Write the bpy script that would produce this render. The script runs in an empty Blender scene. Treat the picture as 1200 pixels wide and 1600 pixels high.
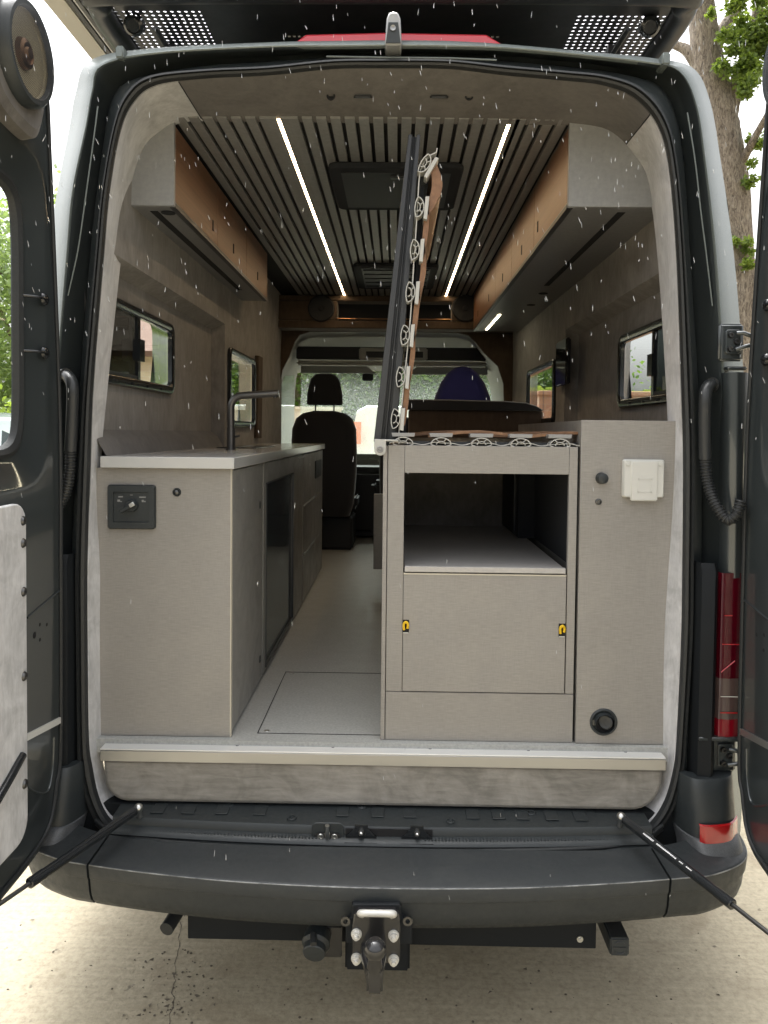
import bpy, bmesh, math, random
from mathutils import Vector, Matrix
import numpy as np
random.seed(7)
R = math.radians
sc = bpy.context.scene
# ------------------------------------------------------------------ camera
CAM = Vector((0.0, -2.16, 1.60))
F, SH = 1200.0, 82.0                       # focal length and vertical shift in photo pixels
YAW, PITCH, ROLL = R(0.86), R(2.0), R(0.6)
fw = Vector((-math.sin(YAW)*math.cos(PITCH), math.cos(YAW)*math.cos(PITCH), -math.sin(PITCH)))
r0 = Vector((math.cos(YAW), math.sin(YAW), 0)); u0 = r0.cross(fw)
rt = math.cos(ROLL)*r0 + math.sin(ROLL)*u0
up = -math.sin(ROLL)*r0 + math.cos(ROLL)*u0
cd = bpy.data.cameras.new("camera"); cam = bpy.data.objects.new("camera", cd); sc.collection.objects.link(cam)
cam.matrix_world = Matrix(((rt.x, up.x, -fw.x, CAM.x), (rt.y, up.y, -fw.y, CAM.y), (rt.z, up.z, -fw.z, CAM.z), (0, 0, 0, 1)))
cd.sensor_fit = 'VERTICAL'; cd.sensor_height = 32.0; cd.lens = 32.0*F/1600.0; cd.shift_y = -SH/1600.0
cd.clip_start = 0.02; cd.clip_end = 900
sc.camera = cam
# ------------------------------------------------------------------ world, sun
w = bpy.data.worlds.new("World"); sc.world = w; w.use_nodes = True
nt = w.node_tree; nt.nodes.clear()
out = nt.nodes.new('ShaderNodeOutputWorld'); bg = nt.nodes.new('ShaderNodeBackground'); sky = nt.nodes.new('ShaderNodeTexSky')
hs = nt.nodes.new('ShaderNodeHueSaturation')
sky.sky_type = 'NISHITA'; sky.sun_disc = False; sky.sun_elevation = R(68); sky.sun_rotation = R(330)
sky.air_density = 1.0; sky.dust_density = 10.0; sky.ozone_density = 1.0
hs.inputs['Saturation'].default_value = 0.12
bg.inputs['Strength'].default_value = 0.15
nt.links.new(sky.outputs[0], hs.inputs['Color']); nt.links.new(hs.outputs[0], bg.inputs['Color']); nt.links.new(bg.outputs[0], out.inputs[0])
sl = bpy.data.lights.new("sun", 'SUN'); sl.energy = 0.5; sl.angle = R(25); sl.color = (1, .98, .95)
so = bpy.data.objects.new("sun", sl); sc.collection.objects.link(so)
el, az = R(68), R(330)
sd = Vector((math.sin(az)*math.cos(el), math.cos(az)*math.cos(el), math.sin(el)))
so.rotation_euler = (-sd).to_track_quat('-Z', 'Y').to_euler()
vs = sc.view_settings; vs.view_transform = 'Standard'; vs.look = 'None'; vs.gamma = 1; vs.use_curve_mapping = False
vs.exposure = 1.9
sc.cycles.max_bounces = 10; sc.cycles.diffuse_bounces = 5; sc.cycles.transparent_max_bounces = 16
sc.cycles.caustics_reflective = False; sc.cycles.caustics_refractive = False

# ------------------------------------------------------------------ measuring helpers (photo pixel + known plane -> real point)
def ray(px, py):
    return fw + rt*((px-600)/F) + up*((800-SH-py)/F)
def P(px, py, y):                          # point on the plane y = const
    d = ray(px, py); return CAM + d*((y-CAM.y)/d.y)
def PX(px, py, x):
    d = ray(px, py); return CAM + d*((x-CAM.x)/d.x)
def PZ(px, py, z):
    d = ray(px, py); return CAM + d*((z-CAM.z)/d.z)

# ------------------------------------------------------------------ materials
MT = {}
def mat(name, col=(.5,.5,.5), rough=.5, metal=0, coat=0, emit=None, es=0, spec=.5, trans=0, sheen=0, ior=1.5):
    m = bpy.data.materials.new(name); m.use_nodes = True
    b = m.node_tree.nodes['Principled BSDF']
    b.inputs['Base Color'].default_value = (*col, 1); b.inputs['Roughness'].default_value = rough
    b.inputs['Metallic'].default_value = metal; b.inputs['Coat Weight'].default_value = coat
    b.inputs['Coat Roughness'].default_value = .06
    b.inputs['Specular IOR Level'].default_value = spec; b.inputs['Transmission Weight'].default_value = trans
    b.inputs['Sheen Weight'].default_value = sheen; b.inputs['IOR'].default_value = ior
    if emit: b.inputs['Emission Color'].default_value = (*emit, 1); b.inputs['Emission Strength'].default_value = es
    MT[name] = m; return m
def N(m, t, **k):
    n = m.node_tree.nodes.new(t)
    for a, v in k.items():
        if a in n.inputs.keys() if not hasattr(n, a) else False: n.inputs[a].default_value = v
        else: setattr(n, a, v)
    return n
def L(m, a, b): m.node_tree.links.new(a, b)
def coords(m, scale=(1,1,1), rot=(0,0,0)):
    tc = N(m, 'ShaderNodeTexCoord'); mp = N(m, 'ShaderNodeMapping')
    mp.inputs['Scale'].default_value = scale; mp.inputs['Rotation'].default_value = rot
    L(m, tc.outputs['Object'], mp.inputs[0]); return mp.outputs[0]
def noise(m, v, scale, detail=4, rough=.55, dist=0):
    n = N(m, 'ShaderNodeTexNoise'); n.inputs['Scale'].default_value = scale; n.inputs['Detail'].default_value = detail
    n.inputs['Roughness'].default_value = rough; n.inputs['Distortion'].default_value = dist
    L(m, v, n.inputs['Vector']); return n.outputs['Fac']
def ramp(m, fac, stops):
    r = N(m, 'ShaderNodeValToRGB'); e = r.color_ramp.elements
    while len(e) < len(stops): e.new(.5)
    for i, (p, c) in enumerate(stops):
        e[i].position = p; e[i].color = (*c, 1) if len(c) == 3 else c
    L(m, fac, r.inputs[0]); return r.outputs[0]
def mixc(m, fac, a, b, mode='MIX'):
    n = N(m, 'ShaderNodeMix'); n.data_type = 'RGBA'; n.blend_type = mode
    for s, x in ((0, fac), (6, a), (7, b)):
        if hasattr(x, 'is_output'): L(m, x, n.inputs[s])
        else: n.inputs[s].default_value = x if s == 0 else (*x, 1)
    return n.outputs[2]
def bsdf(m): return m.node_tree.nodes['Principled BSDF']
def bump(m, h, s=.3, d=.01):
    b = N(m, 'ShaderNodeBump'); b.inputs['Strength'].default_value = s; b.inputs['Distance'].default_value = d
    L(m, h, b.inputs['Height']); L(m, b.outputs[0], bsdf(m).inputs['Normal'])

def speckle(name, c1, c2, rough, scale=40, bs=.15, bd=.002, metal=0, coat=0, spec=.5, r2=None):
    m = mat(name, c1, rough, metal, coat, spec=spec); v = coords(m)
    f = noise(m, v, scale, 5, .6); c = ramp(m, f, [(.3, c1), (.7, c2)]); L(m, c, bsdf(m).inputs['Base Color'])
    if r2:
        f2 = noise(m, v, scale*.12, 4); rr = N(m, 'ShaderNodeMapRange'); rr.inputs[3].default_value = rough; rr.inputs[4].default_value = r2
        rr.inputs[1].default_value = .35; rr.inputs[2].default_value = .65
        L(m, f2, rr.inputs[0]); L(m, rr.outputs[0], bsdf(m).inputs['Roughness'])
    if bs: bump(m, f, bs, bd)
    return m
# laminate with a woven linen print
def linen(name, ca, cb, rough=.45):
    m = mat(name, ca, rough)
    f1 = noise(m, coords(m, (14, 14, 210)), 2.2, 3, .6, .15)
    f2 = noise(m, coords(m, (210, 210, 20)), 1.8, 3, .6, .15)
    f3 = noise(m, coords(m), 2.2, 3)
    a = mixc(m, .32, ramp(m, f1, [(.33, (0,0,0)), (.67, (1,1,1))]), ramp(m, f2, [(.33, (0,0,0)), (.67, (1,1,1))]))
    a2 = mixc(m, .35, a, ramp(m, f3, [(.3, (0,0,0)), (.7, (1,1,1))]))
    sm = noise(m, coords(m), 6, 5, .6, 1.0); rr = N(m, 'ShaderNodeMapRange'); rr.inputs[1].default_value = .4; rr.inputs[2].default_value = .65; rr.inputs[3].default_value = rough-.12; rr.inputs[4].default_value = rough+.12; L(m, sm, rr.inputs[0]); L(m, rr.outputs[0], bsdf(m).inputs['Roughness'])
    c = ramp(m, a2, [(.2, ca), (.8, cb)]); L(m, c, bsdf(m).inputs['Base Color']); bump(m, a, .08, .0005)
    return m
linen('linen', (.243, .230, .213), (.312, .297, .277))
linen('linen_dark', (.235, .23, .215), (.295, .288, .27))
def suede(name, ca, cb, scale=9, sheen=.4, st=(6, 6, 1.6)):
    m = mat(name, ca, .85, sheen=sheen, spec=.2)
    v = coords(m, (1, 1, 1)); f = noise(m, v, scale, 6, .62, .9); f2 = noise(m, coords(m, st), scale*1.5, 4, .6, .6)
    g = mixc(m, .4, ramp(m, f, [(.35, (0,0,0)), (.66, (1,1,1))]), ramp(m, f2, [(.3, (0,0,0)), (.7, (1,1,1))]))
    c = ramp(m, g, [(.15, ca), (.85, cb)]); L(m, c, bsdf(m).inputs['Base Color'])
    f3 = noise(m, v, 300, 2); bump(m, f3, .2, .001); return m
suede('suede', (.38, .38, .385), (.60, .60, .61))
suede('suede_sill', (.19, .18, .16), (.35, .33, .30), 7, .3, (1.2, 6, 7))
suede('suede_wall', (.17, .158, .145), (.27, .255, .238), 6, .2)
suede('suede_brown', (.058, .040, .028), (.09, .064, .045), 5, .2)
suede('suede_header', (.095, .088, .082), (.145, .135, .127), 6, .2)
m = speckle('paint', (.044, .053, .056), (.050, .059, .062), .34, 600, .02, .0003, metal=.35, coat=1)
bsdf(m).inputs['Coat Roughness'].default_value = .05
m = mat('paint_skylit', (.17, .195, .19), .42, metal=.35, coat=.12, spec=.35)  # lit copy of the dark body paint, sky reflection lightened into its colour
v = coords(m); f = noise(m, v, 260, 2, .5); f = ramp(m, f, [(.55, (0,0,0)), (.66, (1,1,1))]); bump(m, f, .5, .0012)   # rain beads
m = mat('glossy_frame', (.012, .014, .016), .22, coat=.3)
mat('housing', (.012, .014, .016), .6, spec=.2)
speckle('black_plastic', (.020, .025, .027), (.031, .036, .038), .5, 700, .35, .0004, r2=.38)
speckle('bumper_plastic', (.017, .021, .023), (.029, .033, .035), .46, 500, .4, .0005, r2=.62)
m = MT['bumper_plastic']; v = coords(m, (1, 3, 3)); f = noise(m, v, 4.5, 7, .72, .6); f4 = noise(m, coords(m, (40, 4, 4)), 3, 4, .7, .5)
src = bsdf(m).inputs['Base Color'].links[0].from_socket
c = mixc(m, ramp(m, f, [(.48, (0,0,0)), (.74, (.25,.25,.25))]), src, (.07, .072, .068)); c = mixc(m, ramp(m, f4, [(.70, (0,0,0)), (.76, (.5,.5,.5))]), c, (.12, .12, .115))
L(m, c, bsdf(m).inputs['Base Color'])
speckle('rubber', (.015, .017, .018), (.024, .026, .027), .55, 200, .1, .0004)
speckle('rack_black', (.012, .014, .018), (.02, .022, .026), .35, 90, .1, .0006, r2=.5)
m = mat('hose', (.028, .030, .031), .3)
m = mat('alu', (.40, .40, .395), .38, metal=.9)
mat('alu_top_lit', (.80, .80, .78), .55, metal=.45)  # lit copy of the sill aluminium, top face lightened in colour
mat('alu_dark', (.055, .058, .062), .42, metal=.5)
mat('steel', (.62, .62, .60), .3, metal=1)
mat('steel_dark', (.12, .12, .12), .35, metal=1)
mat('worktop', (.50, .50, .49), .16, spec=.5)
mat('edge_pale', (.55, .51, .42), .5)
m = mat('wood', (.30, .13, .05), .42); v = coords(m, (12, 1, 40)); f = noise(m, v, 3, 5, .6, .4)
L(m, ramp(m, f, [(.25, (.15, .07, .035)), (.75, (.23, .112, .055))]), bsdf(m).inputs['Base Color'])
m = mat('slat_wood', (.42, .2, .085), .4); v = coords(m, (20, 2, 20)); f = noise(m, v, 3, 5, .6, .4)
L(m, ramp(m, f, [(.25, (.17, .085, .042)), (.75, (.28, .15, .078))]), bsdf(m).inputs['Base Color'])
m = speckle('ceiling_board', (.20, .20, .195), (.25, .25, .245), .45, 60, .05, .0005)
mat('void_black', (.008, .008, .009), .8)
speckle('felt', (.012, .014, .017), (.018, .02, .024), .9, 300, .1, .001)
m = speckle('floor_vinyl', (.33, .335, .32), (.47, .475, .455), .38, 130, .2, .0008, r2=.5)
mat('seat_fabric', (.012, .013, .017), .85, sheen=.3)
mat('seat_blue', (.016, .02, .17), .8, sheen=.3)
mat('cab_beige', (.44, .44, .41), .6)
mat('cab_black', (.012, .013, .015), .55)
mat('white_plastic', (.60, .60, .57), .3)
mat('clip_white', (.46, .46, .44), .45)
mat('clip_grey', (.28, .28, .28), .5)
mat('yellow', (.75, .48, .01), .4)
mat('copper', (.30, .17, .09), .35, metal=1)
mat('cone', (.62, .54, .36), .6)
mat('chrome', (.8, .8, .8), .12, metal=1)
mat('ball_black', (.015, .015, .016), .22, coat=.5)
mat('red_refl', (.36, .006, .008), .18, coat=.8)
mat('red_brake', (.75, .06, .09), .25, coat=1)
m = mat('lamp_red', (.07, .002, .008), .14, coat=.35); 
mat('lamp_red_bright', (.45, .02, .03), .2, coat=1)
mat('lamp_smoke', (.09, .06, .055), .12, coat=1)
mat('camera_grey', (.30, .31, .32), .25, coat=1)
mat('white_mark', (.75, .75, .75), .5)
mat('led', (1, 1, 1), .5, emit=(1, .72, .42), es=11)
mat('led_small', (1, 1, 1), .5, emit=(1, .88, .60), es=5)
mat('screen_off', (.006, .007, .008), .08, coat=1)
mat('concrete_wall', (.55, .53, .46), .9)
mat('tyre', (.02, .02, .02), .8)
mat('car_silver', (.30, .36, .35), .3, metal=.3, coat=1)
mat('car_white', (.80, .80, .76), .3, coat=1)
mat('car_glass', (.03, .05, .05), .06, coat=1)
mat('orange', (.85, .18, .03), .3)
mat('roof_tile', (.16, .09, .06), .8)
# glass: thin pane that lets light straight through, with sheen and a tint
def glass(name, tint, gl=.12, streak=False):
    m = bpy.data.materials.new(name); m.use_nodes = True; t = m.node_tree; t.nodes.clear()
    o = t.nodes.new('ShaderNodeOutputMaterial'); tr = t.nodes.new('ShaderNodeBsdfTransparent'); g = t.nodes.new('ShaderNodeBsdfGlossy')
    mx = t.nodes.new('ShaderNodeMixShader'); fr = t.nodes.new('ShaderNodeLayerWeight'); fr.inputs[0].default_value = .5
    tr.inputs[0].default_value = (*tint, 1); g.inputs['Roughness'].default_value = .03
    pw = t.nodes.new('ShaderNodeMath'); pw.operation = 'POWER'; pw.inputs[1].default_value = 5
    ml = t.nodes.new('ShaderNodeMath'); ml.operation = 'MULTIPLY_ADD'; ml.inputs[1].default_value = .5; ml.inputs[2].default_value = gl*.2
    t.links.new(fr.outputs['Facing'], pw.inputs[0]); t.links.new(pw.outputs[0], ml.inputs[0]); t.links.new(ml.outputs[0], mx.inputs[0])
    t.links.new(tr.outputs[0], mx.inputs[1]); t.links.new(g.outputs[0], mx.inputs[2])
    if streak:      # rain running down the windscreen: a broken film of pale water
        f = noise(m, coords(m, (60, 60, 16)), 3.0, 4, .6, .7)
        df = t.nodes.new('ShaderNodeBsdfTranslucent'); df.inputs[0].default_value = (.85, .9, .86, 1)
        m2 = t.nodes.new('ShaderNodeMixShader'); rr = ramp(m, f, [(.50, (.03,.03,.03)), (.62, (.16,.16,.16))])
        t.links.new(rr, m2.inputs[0]); t.links.new(mx.outputs[0], m2.inputs[1]); t.links.new(df.outputs[0], m2.inputs[2])
        t.links.new(m2.outputs[0], o.inputs[0])
    else: t.links.new(mx.outputs[0], o.inputs[0])
    MT[name] = m; return m
glass('pane', (.96, .98, .97)); glass('pane_dark', (.20, .22, .21)); glass('screen_glass', (.90, .95, .91), streak=True)
m = mat('reeded', (.025, .035, .042), .12, coat=.6)
wv = N(m, 'ShaderNodeTexWave'); wv.wave_type = 'BANDS'; wv.bands_direction = 'Y'; wv.inputs['Scale'].default_value = 18
L(m, coords(m), wv.inputs['Vector']); bump(m, wv.outputs['Fac'], .8, .006)
# perforated sheet: real see-through holes
def perforated(name, pitch=.022, rad=.0085, col=(.015, .016, .02)):
    m = mat(name, col, .4); t = m.node_tree
    tc = N(m, 'ShaderNodeTexCoord'); sx = N(m, 'ShaderNodeSeparateXYZ'); L(m, tc.outputs['Object'], sx.inputs[0])
    def cell(o):
        d = N(m, 'ShaderNodeMath', operation='DIVIDE'); d.inputs[1].default_value = pitch; L(m, o, d.inputs[0])
        q = N(m, 'ShaderNodeMath', operation='FRACT'); L(m, d.outputs[0], q.inputs[0])
        s = N(m, 'ShaderNodeMath', operation='SUBTRACT'); s.inputs[1].default_value = .5; L(m, q.outputs[0], s.inputs[0])
        p = N(m, 'ShaderNodeMath', operation='MULTIPLY'); L(m, s.outputs[0], p.inputs[0]); L(m, s.outputs[0], p.inputs[1]); return p.outputs[0]
    a = N(m, 'ShaderNodeMath', operation='ADD'); L(m, cell(sx.outputs[0]), a.inputs[0]); L(m, cell(sx.outputs[1]), a.inputs[1])
    g = N(m, 'ShaderNodeMath', operation='GREATER_THAN'); g.inputs[1].default_value = (rad/pitch)**2; L(m, a.outputs[0], g.inputs[0])
    L(m, g.outputs[0], bsdf(m).inputs['Alpha']); return m
perforated('mesh_plate', .021, .0066)
# concrete yard, dry and tan round the van, wetter and shinier outside
m = mat('concrete', (.4, .36, .27), .7); v = coords(m)
f = noise(m, v, 1.7, 6, .6); f2 = noise(m, coords(m, (1.2, 26, 1)), 2.2, 5, .65); f3 = noise(m, v, 55, 5, .7)
c = ramp(m, f, [(.3, (.19, .162, .105)), (.7, (.31, .27, .19))])
c = mixc(m, .30, c, ramp(m, f2, [(.35, (.16, .135, .085)), (.65, (.37, .325, .225))]))
c = mixc(m, .35, c, ramp(m, f3, [(.3, (.12, .10, .065)), (.6, (.40, .355, .26))]))
sp = noise(m, v, 21, 2, .5); c = mixc(m, ramp(m, sp, [(.24, (.9,.9,.9)), (.30, (0,0,0))]), c, (.08, .065, .045))
st_ = noise(m, v, 3.1, 3, .5, 1.5); c = mixc(m, ramp(m, st_, [(.30, (.55,.55,.55)), (.46, (0,0,0))]), c, (.17, .135, .085))
sx = N(m, 'ShaderNodeSeparateXYZ'); L(m, v, sx.inputs[0])
ab = N(m, 'ShaderNodeMath', operation='ABSOLUTE'); L(m, sx.outputs[0], ab.inputs[0])
ad = N(m, 'ShaderNodeMath', operation='ADD'); L(m, ab.outputs[0], ad.inputs[0])
nf = noise(m, v, 5, 5, .7); nm = N(m, 'ShaderNodeMath', operation='MULTIPLY'); nm.inputs[1].default_value = .22; L(m, nf, nm.inputs[0]); L(m, nm.outputs[0], ad.inputs[1])
wet = ramp(m, ad.outputs[0], [(1.03, (0,0,0)), (1.10, (1,1,1))])
c = mixc(m, wet, c, mixc(m, .5, c, (.36, .35, .31))); L(m, c, bsdf(m).inputs['Base Color'])
rr = N(m, 'ShaderNodeMapRange'); rr.inputs[3].default_value = .75; rr.inputs[4].default_value = .5; L(m, wet, rr.inputs[0]); L(m, rr.outputs[0], bsdf(m).inputs['Roughness'])
bump(m, f3, .5, .006)
def brick(name, c1, c2, mo, sc_=2.2):
    m = mat(name, c1, .9); b = N(m, 'ShaderNodeTexBrick'); b.inputs['Scale'].default_value = sc_
    b.inputs['Color1'].default_value = (*c1, 1); b.inputs['Color2'].default_value = (*c2, 1); b.inputs['Mortar'].default_value = (*mo, 1)
    b.inputs['Mortar Size'].default_value = .012
    L(m, coords(m, (1, 1, 1), (R(90), 0, 0)), b.inputs['Vector']); v = coords(m); f = noise(m, v, 3, 5)
    L(m, mixc(m, .4, b.outputs[0], ramp(m, f, [(.3, c2), (.7, mo)])), bsdf(m).inputs['Base Color'])
brick('brick', (.60, .44, .30), (.66, .52, .38), (.66, .60, .48)); brick('terracotta', (.38, .17, .10), (.44, .22, .13), (.4, .28, .2), 3)
brick('stone', (.58, .54, .42), (.66, .62, .50), (.5, .47, .4), 1.5)
m = mat('bark', (.3, .24, .17), .9); v = coords(m, (16, 16, 4)); f = noise(m, v, 2.6, 9, .75, 1.2)
L(m, ramp(m, f, [(.38, (.09, .07, .055)), (.5, (.30, .25, .195)), (.64, (.48, .42, .34))]), bsdf(m).inputs['Base Color']); bump(m, f, 1.0, .05)
def leafm(name, c1, c2):
    m = mat(name, c1, .5); oi = N(m, 'ShaderNodeTexCoord'); f = noise(m, oi.outputs['Object'], 1.8, 4, .6)
    L(m, ramp(m, f, [(.3, c1), (.7, c2)]), bsdf(m).inputs['Base Color'])
    tl = N(m, 'ShaderNodeBsdfTranslucent'); mx = N(m, 'ShaderNodeMixShader'); mx.inputs[0].default_value = .4
    tl.inputs[0].default_value = (c2[0]*2, c2[1]*2, c2[2]*1.3, 1)
    o = m.node_tree.nodes['Material Output']; L(m, bsdf(m).outputs[0], mx.inputs[1]); L(m, tl.outputs[0], mx.inputs[2]); L(m, mx.outputs[0], o.inputs[0])
leafm('leaf_fresh', (.06, .11, .025), (.17, .23, .045)); leafm('leaf_green', (.035, .085, .015), (.10, .17, .03)); leafm('leaf_pale', (.12, .18, .08), (.20, .27, .11))
mat('grass', (.07, .11, .03), .9)
m = mat('rain', (.85, .88, .92), .1, trans=.5, ior=1.33)
mat('lens_ring', (.3, .3, .3), .3, metal=.8)

# ------------------------------------------------------------------ mesh builder
class MB:
    def __init__(s): s.v = []; s.f = []; s.mi = []; s.sm = []
    def add(s, vs, fs, smooth=False, mi=0):
        o = len(s.v); s.v += [Vector(a) for a in vs]; s.f += [tuple(o+i for i in f) for f in fs]
        s.sm += [smooth]*len(fs); s.mi += [mi]*len(fs); return s
    def box(s, a, b, mi=0, bev=0):
        x0, x1 = sorted((a[0], b[0])); y0, y1 = sorted((a[1], b[1])); z0, z1 = sorted((a[2], b[2]))
        if bev:
            bm = bmesh.new(); bmesh.ops.create_cube(bm, size=1)
            for q in bm.verts: q.co = Vector(((x0+x1)/2+q.co.x*(x1-x0), (y0+y1)/2+q.co.y*(y1-y0), (z0+z1)/2+q.co.z*(z1-z0)))
            bmesh.ops.bevel(bm, geom=bm.edges[:], offset=min(bev, .45*min(x1-x0, y1-y0, z1-z0)), segments=3, affect='EDGES')
            bm.verts.index_update(); s.add([q.co.copy() for q in bm.verts], [[q.index for q in f.verts] for f in bm.faces], True, mi); bm.free(); return s
        return s.add([(x0,y0,z0),(x1,y0,z0),(x1,y1,z0),(x0,y1,z0),(x0,y0,z1),(x1,y0,z1),(x1,y1,z1),(x0,y1,z1)],
                     [(0,3,2,1),(4,5,6,7),(0,1,5,4),(1,2,6,5),(2,3,7,6),(3,0,4,7)], False, mi)
    def loft(s, rings, closed=True, cap=False, smooth=True, mi=0):
        n = len(rings[0]); vs = [q for r in rings for q in r]; fs = []
        for i in range(len(rings)-1):
            for j in range(n if closed else n-1):
                k = (j+1) % n; fs.append((i*n+j, i*n+k, (i+1)*n+k, (i+1)*n+j))
        s.add(vs, fs, smooth, mi)
        if cap:
            s.add(rings[0], [tuple(range(n))[::-1]], False, mi); s.add(rings[-1], [tuple(range(n))], False, mi)
        return s
    def tube(s, pts, rad, seg=12, cap=True, mi=0, smooth=True):
        pts = [Vector(p) for p in pts]; rs = rad if isinstance(rad, (list, tuple)) else [rad]*len(pts)
        rings = []; nrm = None
        for i, p in enumerate(pts):
            t = (pts[min(i+1, len(pts)-1)] - pts[max(i-1, 0)])
            t = t.normalized() if t.length > 1e-9 else Vector((0,0,1))
            if nrm is None: nrm = t.orthogonal().normalized()
            nrm = (nrm - t*nrm.dot(t)); nrm = nrm.normalized() if nrm.length > 1e-6 else t.orthogonal().normalized()
            b = t.cross(nrm)
            rings.append([p + (nrm*math.cos(2*math.pi*k/seg) + b*math.sin(2*math.pi*k/seg))*rs[i] for k in range(seg)])
        return s.loft(rings, True, cap, smooth, mi)
    def disc(s, c, ax, prof, seg=24, mi=0):          # lathe: prof = [(distance along ax, radius)]
        c = Vector(c); ax = Vector(ax).normalized(); n = ax.orthogonal().normalized(); b = ax.cross(n)
        rings = [[c+ax*h+(n*math.cos(2*math.pi*k/seg)+b*math.sin(2*math.pi*k/seg))*max(r, 1e-5) for k in range(seg)] for h, r in prof]
        return s.loft(rings, True, False, True, mi)
    def prism(s, poly, d, mi=0, smooth=False):       # poly: list of 3d points, extruded by vector d
        a = [Vector(p) for p in poly]; b = [p+Vector(d) for p in a]; n = len(a)
        s.add(a+b, [tuple(range(n))[::-1], tuple(range(n, 2*n))] + [(i, (i+1) % n, n+(i+1) % n, n+i) for i in range(n)], smooth, mi); return s
    def quad(s, a, b, c, d, mi=0): return s.add([a, b, c, d], [(0,1,2,3)], False, mi)
    def ball(s, c, r, sq=(1,1,1), seg=20, rg=12, mi=0):
        c = Vector(c); rings = []
        for i in range(rg+1):
            a = math.pi*i/rg; rr = max(math.sin(a)*r, 1e-5)
            rings.append([c+Vector((rr*math.cos(2*math.pi*k/seg)*sq[0], rr*math.sin(2*math.pi*k/seg)*sq[1], -math.cos(a)*r*sq[2])) for k in range(seg)])
        return s.loft(rings, True, False, True, mi)
    def build(s, name, mats, parent=None, bevel=0, label=None):
        if isinstance(mats, str): mats = [mats]
        me = bpy.data.meshes.new(name)
        if parent is not None: org = world_org(parent)
        else:
            xs = [q.x for q in s.v]; ys = [q.y for q in s.v]; zs = [q.z for q in s.v]
            org = Vector(((min(xs)+max(xs))/2, (min(ys)+max(ys))/2, min(zs)))
        me.from_pydata([q-org for q in s.v], [], s.f)
        for mm in mats: me.materials.append(MT[mm])
        me.polygons.foreach_set('use_smooth', s.sm); me.polygons.foreach_set('material_index', s.mi); me.update()
        me.set_sharp_from_angle(angle=R(38))
        o = bpy.data.objects.new(name, me); sc.collection.objects.link(o)
        if parent is not None: o.parent = parent
        else: o.location = org
        if bevel:
            b = o.modifiers.new('bevel', 'BEVEL'); b.width = bevel; b.segments = 2; b.limit_method = 'ANGLE'; b.angle_limit = R(40)
        if label: o['label'] = label
        return o
def world_org(o):
    v = Vector(o.location)
    while o.parent is not None: o = o.parent; v = v + Vector(o.location)
    return v
def fixn(o):
    bm = bmesh.new(); bm.from_mesh(o.data); bmesh.ops.recalc_face_normals(bm, faces=bm.faces); bm.to_mesh(o.data); bm.free(); return o
def thing(name, label, cat, loc, group=None):
    o = bpy.data.objects.new(name, None); o.empty_display_size = .1; sc.collection.objects.link(o); o.location = loc
    o['label'] = label; o['category'] = cat
    if group: o['group'] = group
    return o
def tag(o, label, cat, group=None):
    o['label'] = label; o['category'] = cat
    if group: o['group'] = group
    return o
def structure(o, kind='structure'): o['kind'] = kind; return o
def copy_tree(o, parent=None):
    c = o.copy(); sc.collection.objects.link(c); c.parent = parent
    for ch in [x for x in o.children]: copy_tree(ch, c)
    return c
def copy_part(o, d):
    c = copy_tree(o, o.parent); c.location = Vector(o.location)+Vector(d); return c
def catmull(pts, n=6, closed=False):
    pts = [Vector(p) for p in pts]; K = len(pts); res = []
    g = (lambda i: pts[i % K]) if closed else (lambda i: pts[max(0, min(K-1, i))])
    for i in range(K if closed else K-1):
        a, b, c, d = g(i-1), g(i), g(i+1), g(i+2)
        for k in range(n):
            t = k/n
            res.append(.5*((2*b)+(c-a)*t+(2*a-5*b+4*c-d)*t*t+(3*b-a-3*c+d)*t**3))
    if not closed: res.append(pts[-1])
    return res
def rrect(w, h, r, n=6):                   # rounded rectangle outline in 2d, centred
    res = []
    for cx, cy, a0 in ((w/2-r, h/2-r, 0), (-w/2+r, h/2-r, 90), (-w/2+r, -h/2+r, 180), (w/2-r, -h/2+r, 270)):
        for k in range(n+1):
            a = R(a0+90*k/n); res.append((cx+r*math.cos(a), cy+r*math.sin(a)))
    return res
speckle('linen_shelf', (.40, .385, .37), (.46, .445, .43), .28, 60, .05, .0005)
mat('awning_grey', (.42, .40, .36), .5)
mat('white_bolt', (.62, .61, .57), .4, metal=.3)
mat('grit', (.09, .075, .055), .9)
mat('car_blue', (.35, .45, .55), .3, coat=1)
speckle('cap_grey', (.055, .058, .062), (.10, .105, .11), .5, 350, .5, .0006)
speckle('edge_worn_glint', (.05, .053, .055), (.34, .35, .35), .4, 26, 0)  # chipped bumper crease, with its highlight painted in as pale colour
mat('tap_grey', (.16, .155, .15), .35, metal=.8)
mat('lamp_low', (.20, .004, .012), .12, coat=.7)
# ================================================================== THE VAN
van = thing('campervan', 'dark grey camper van with both rear doors open showing its fitted interior', 'camper van', (0, 0.1, 0))
ZF = 0.70; ZC = 2.57; YB = 3.45            # floor, ceiling, bulkhead
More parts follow.
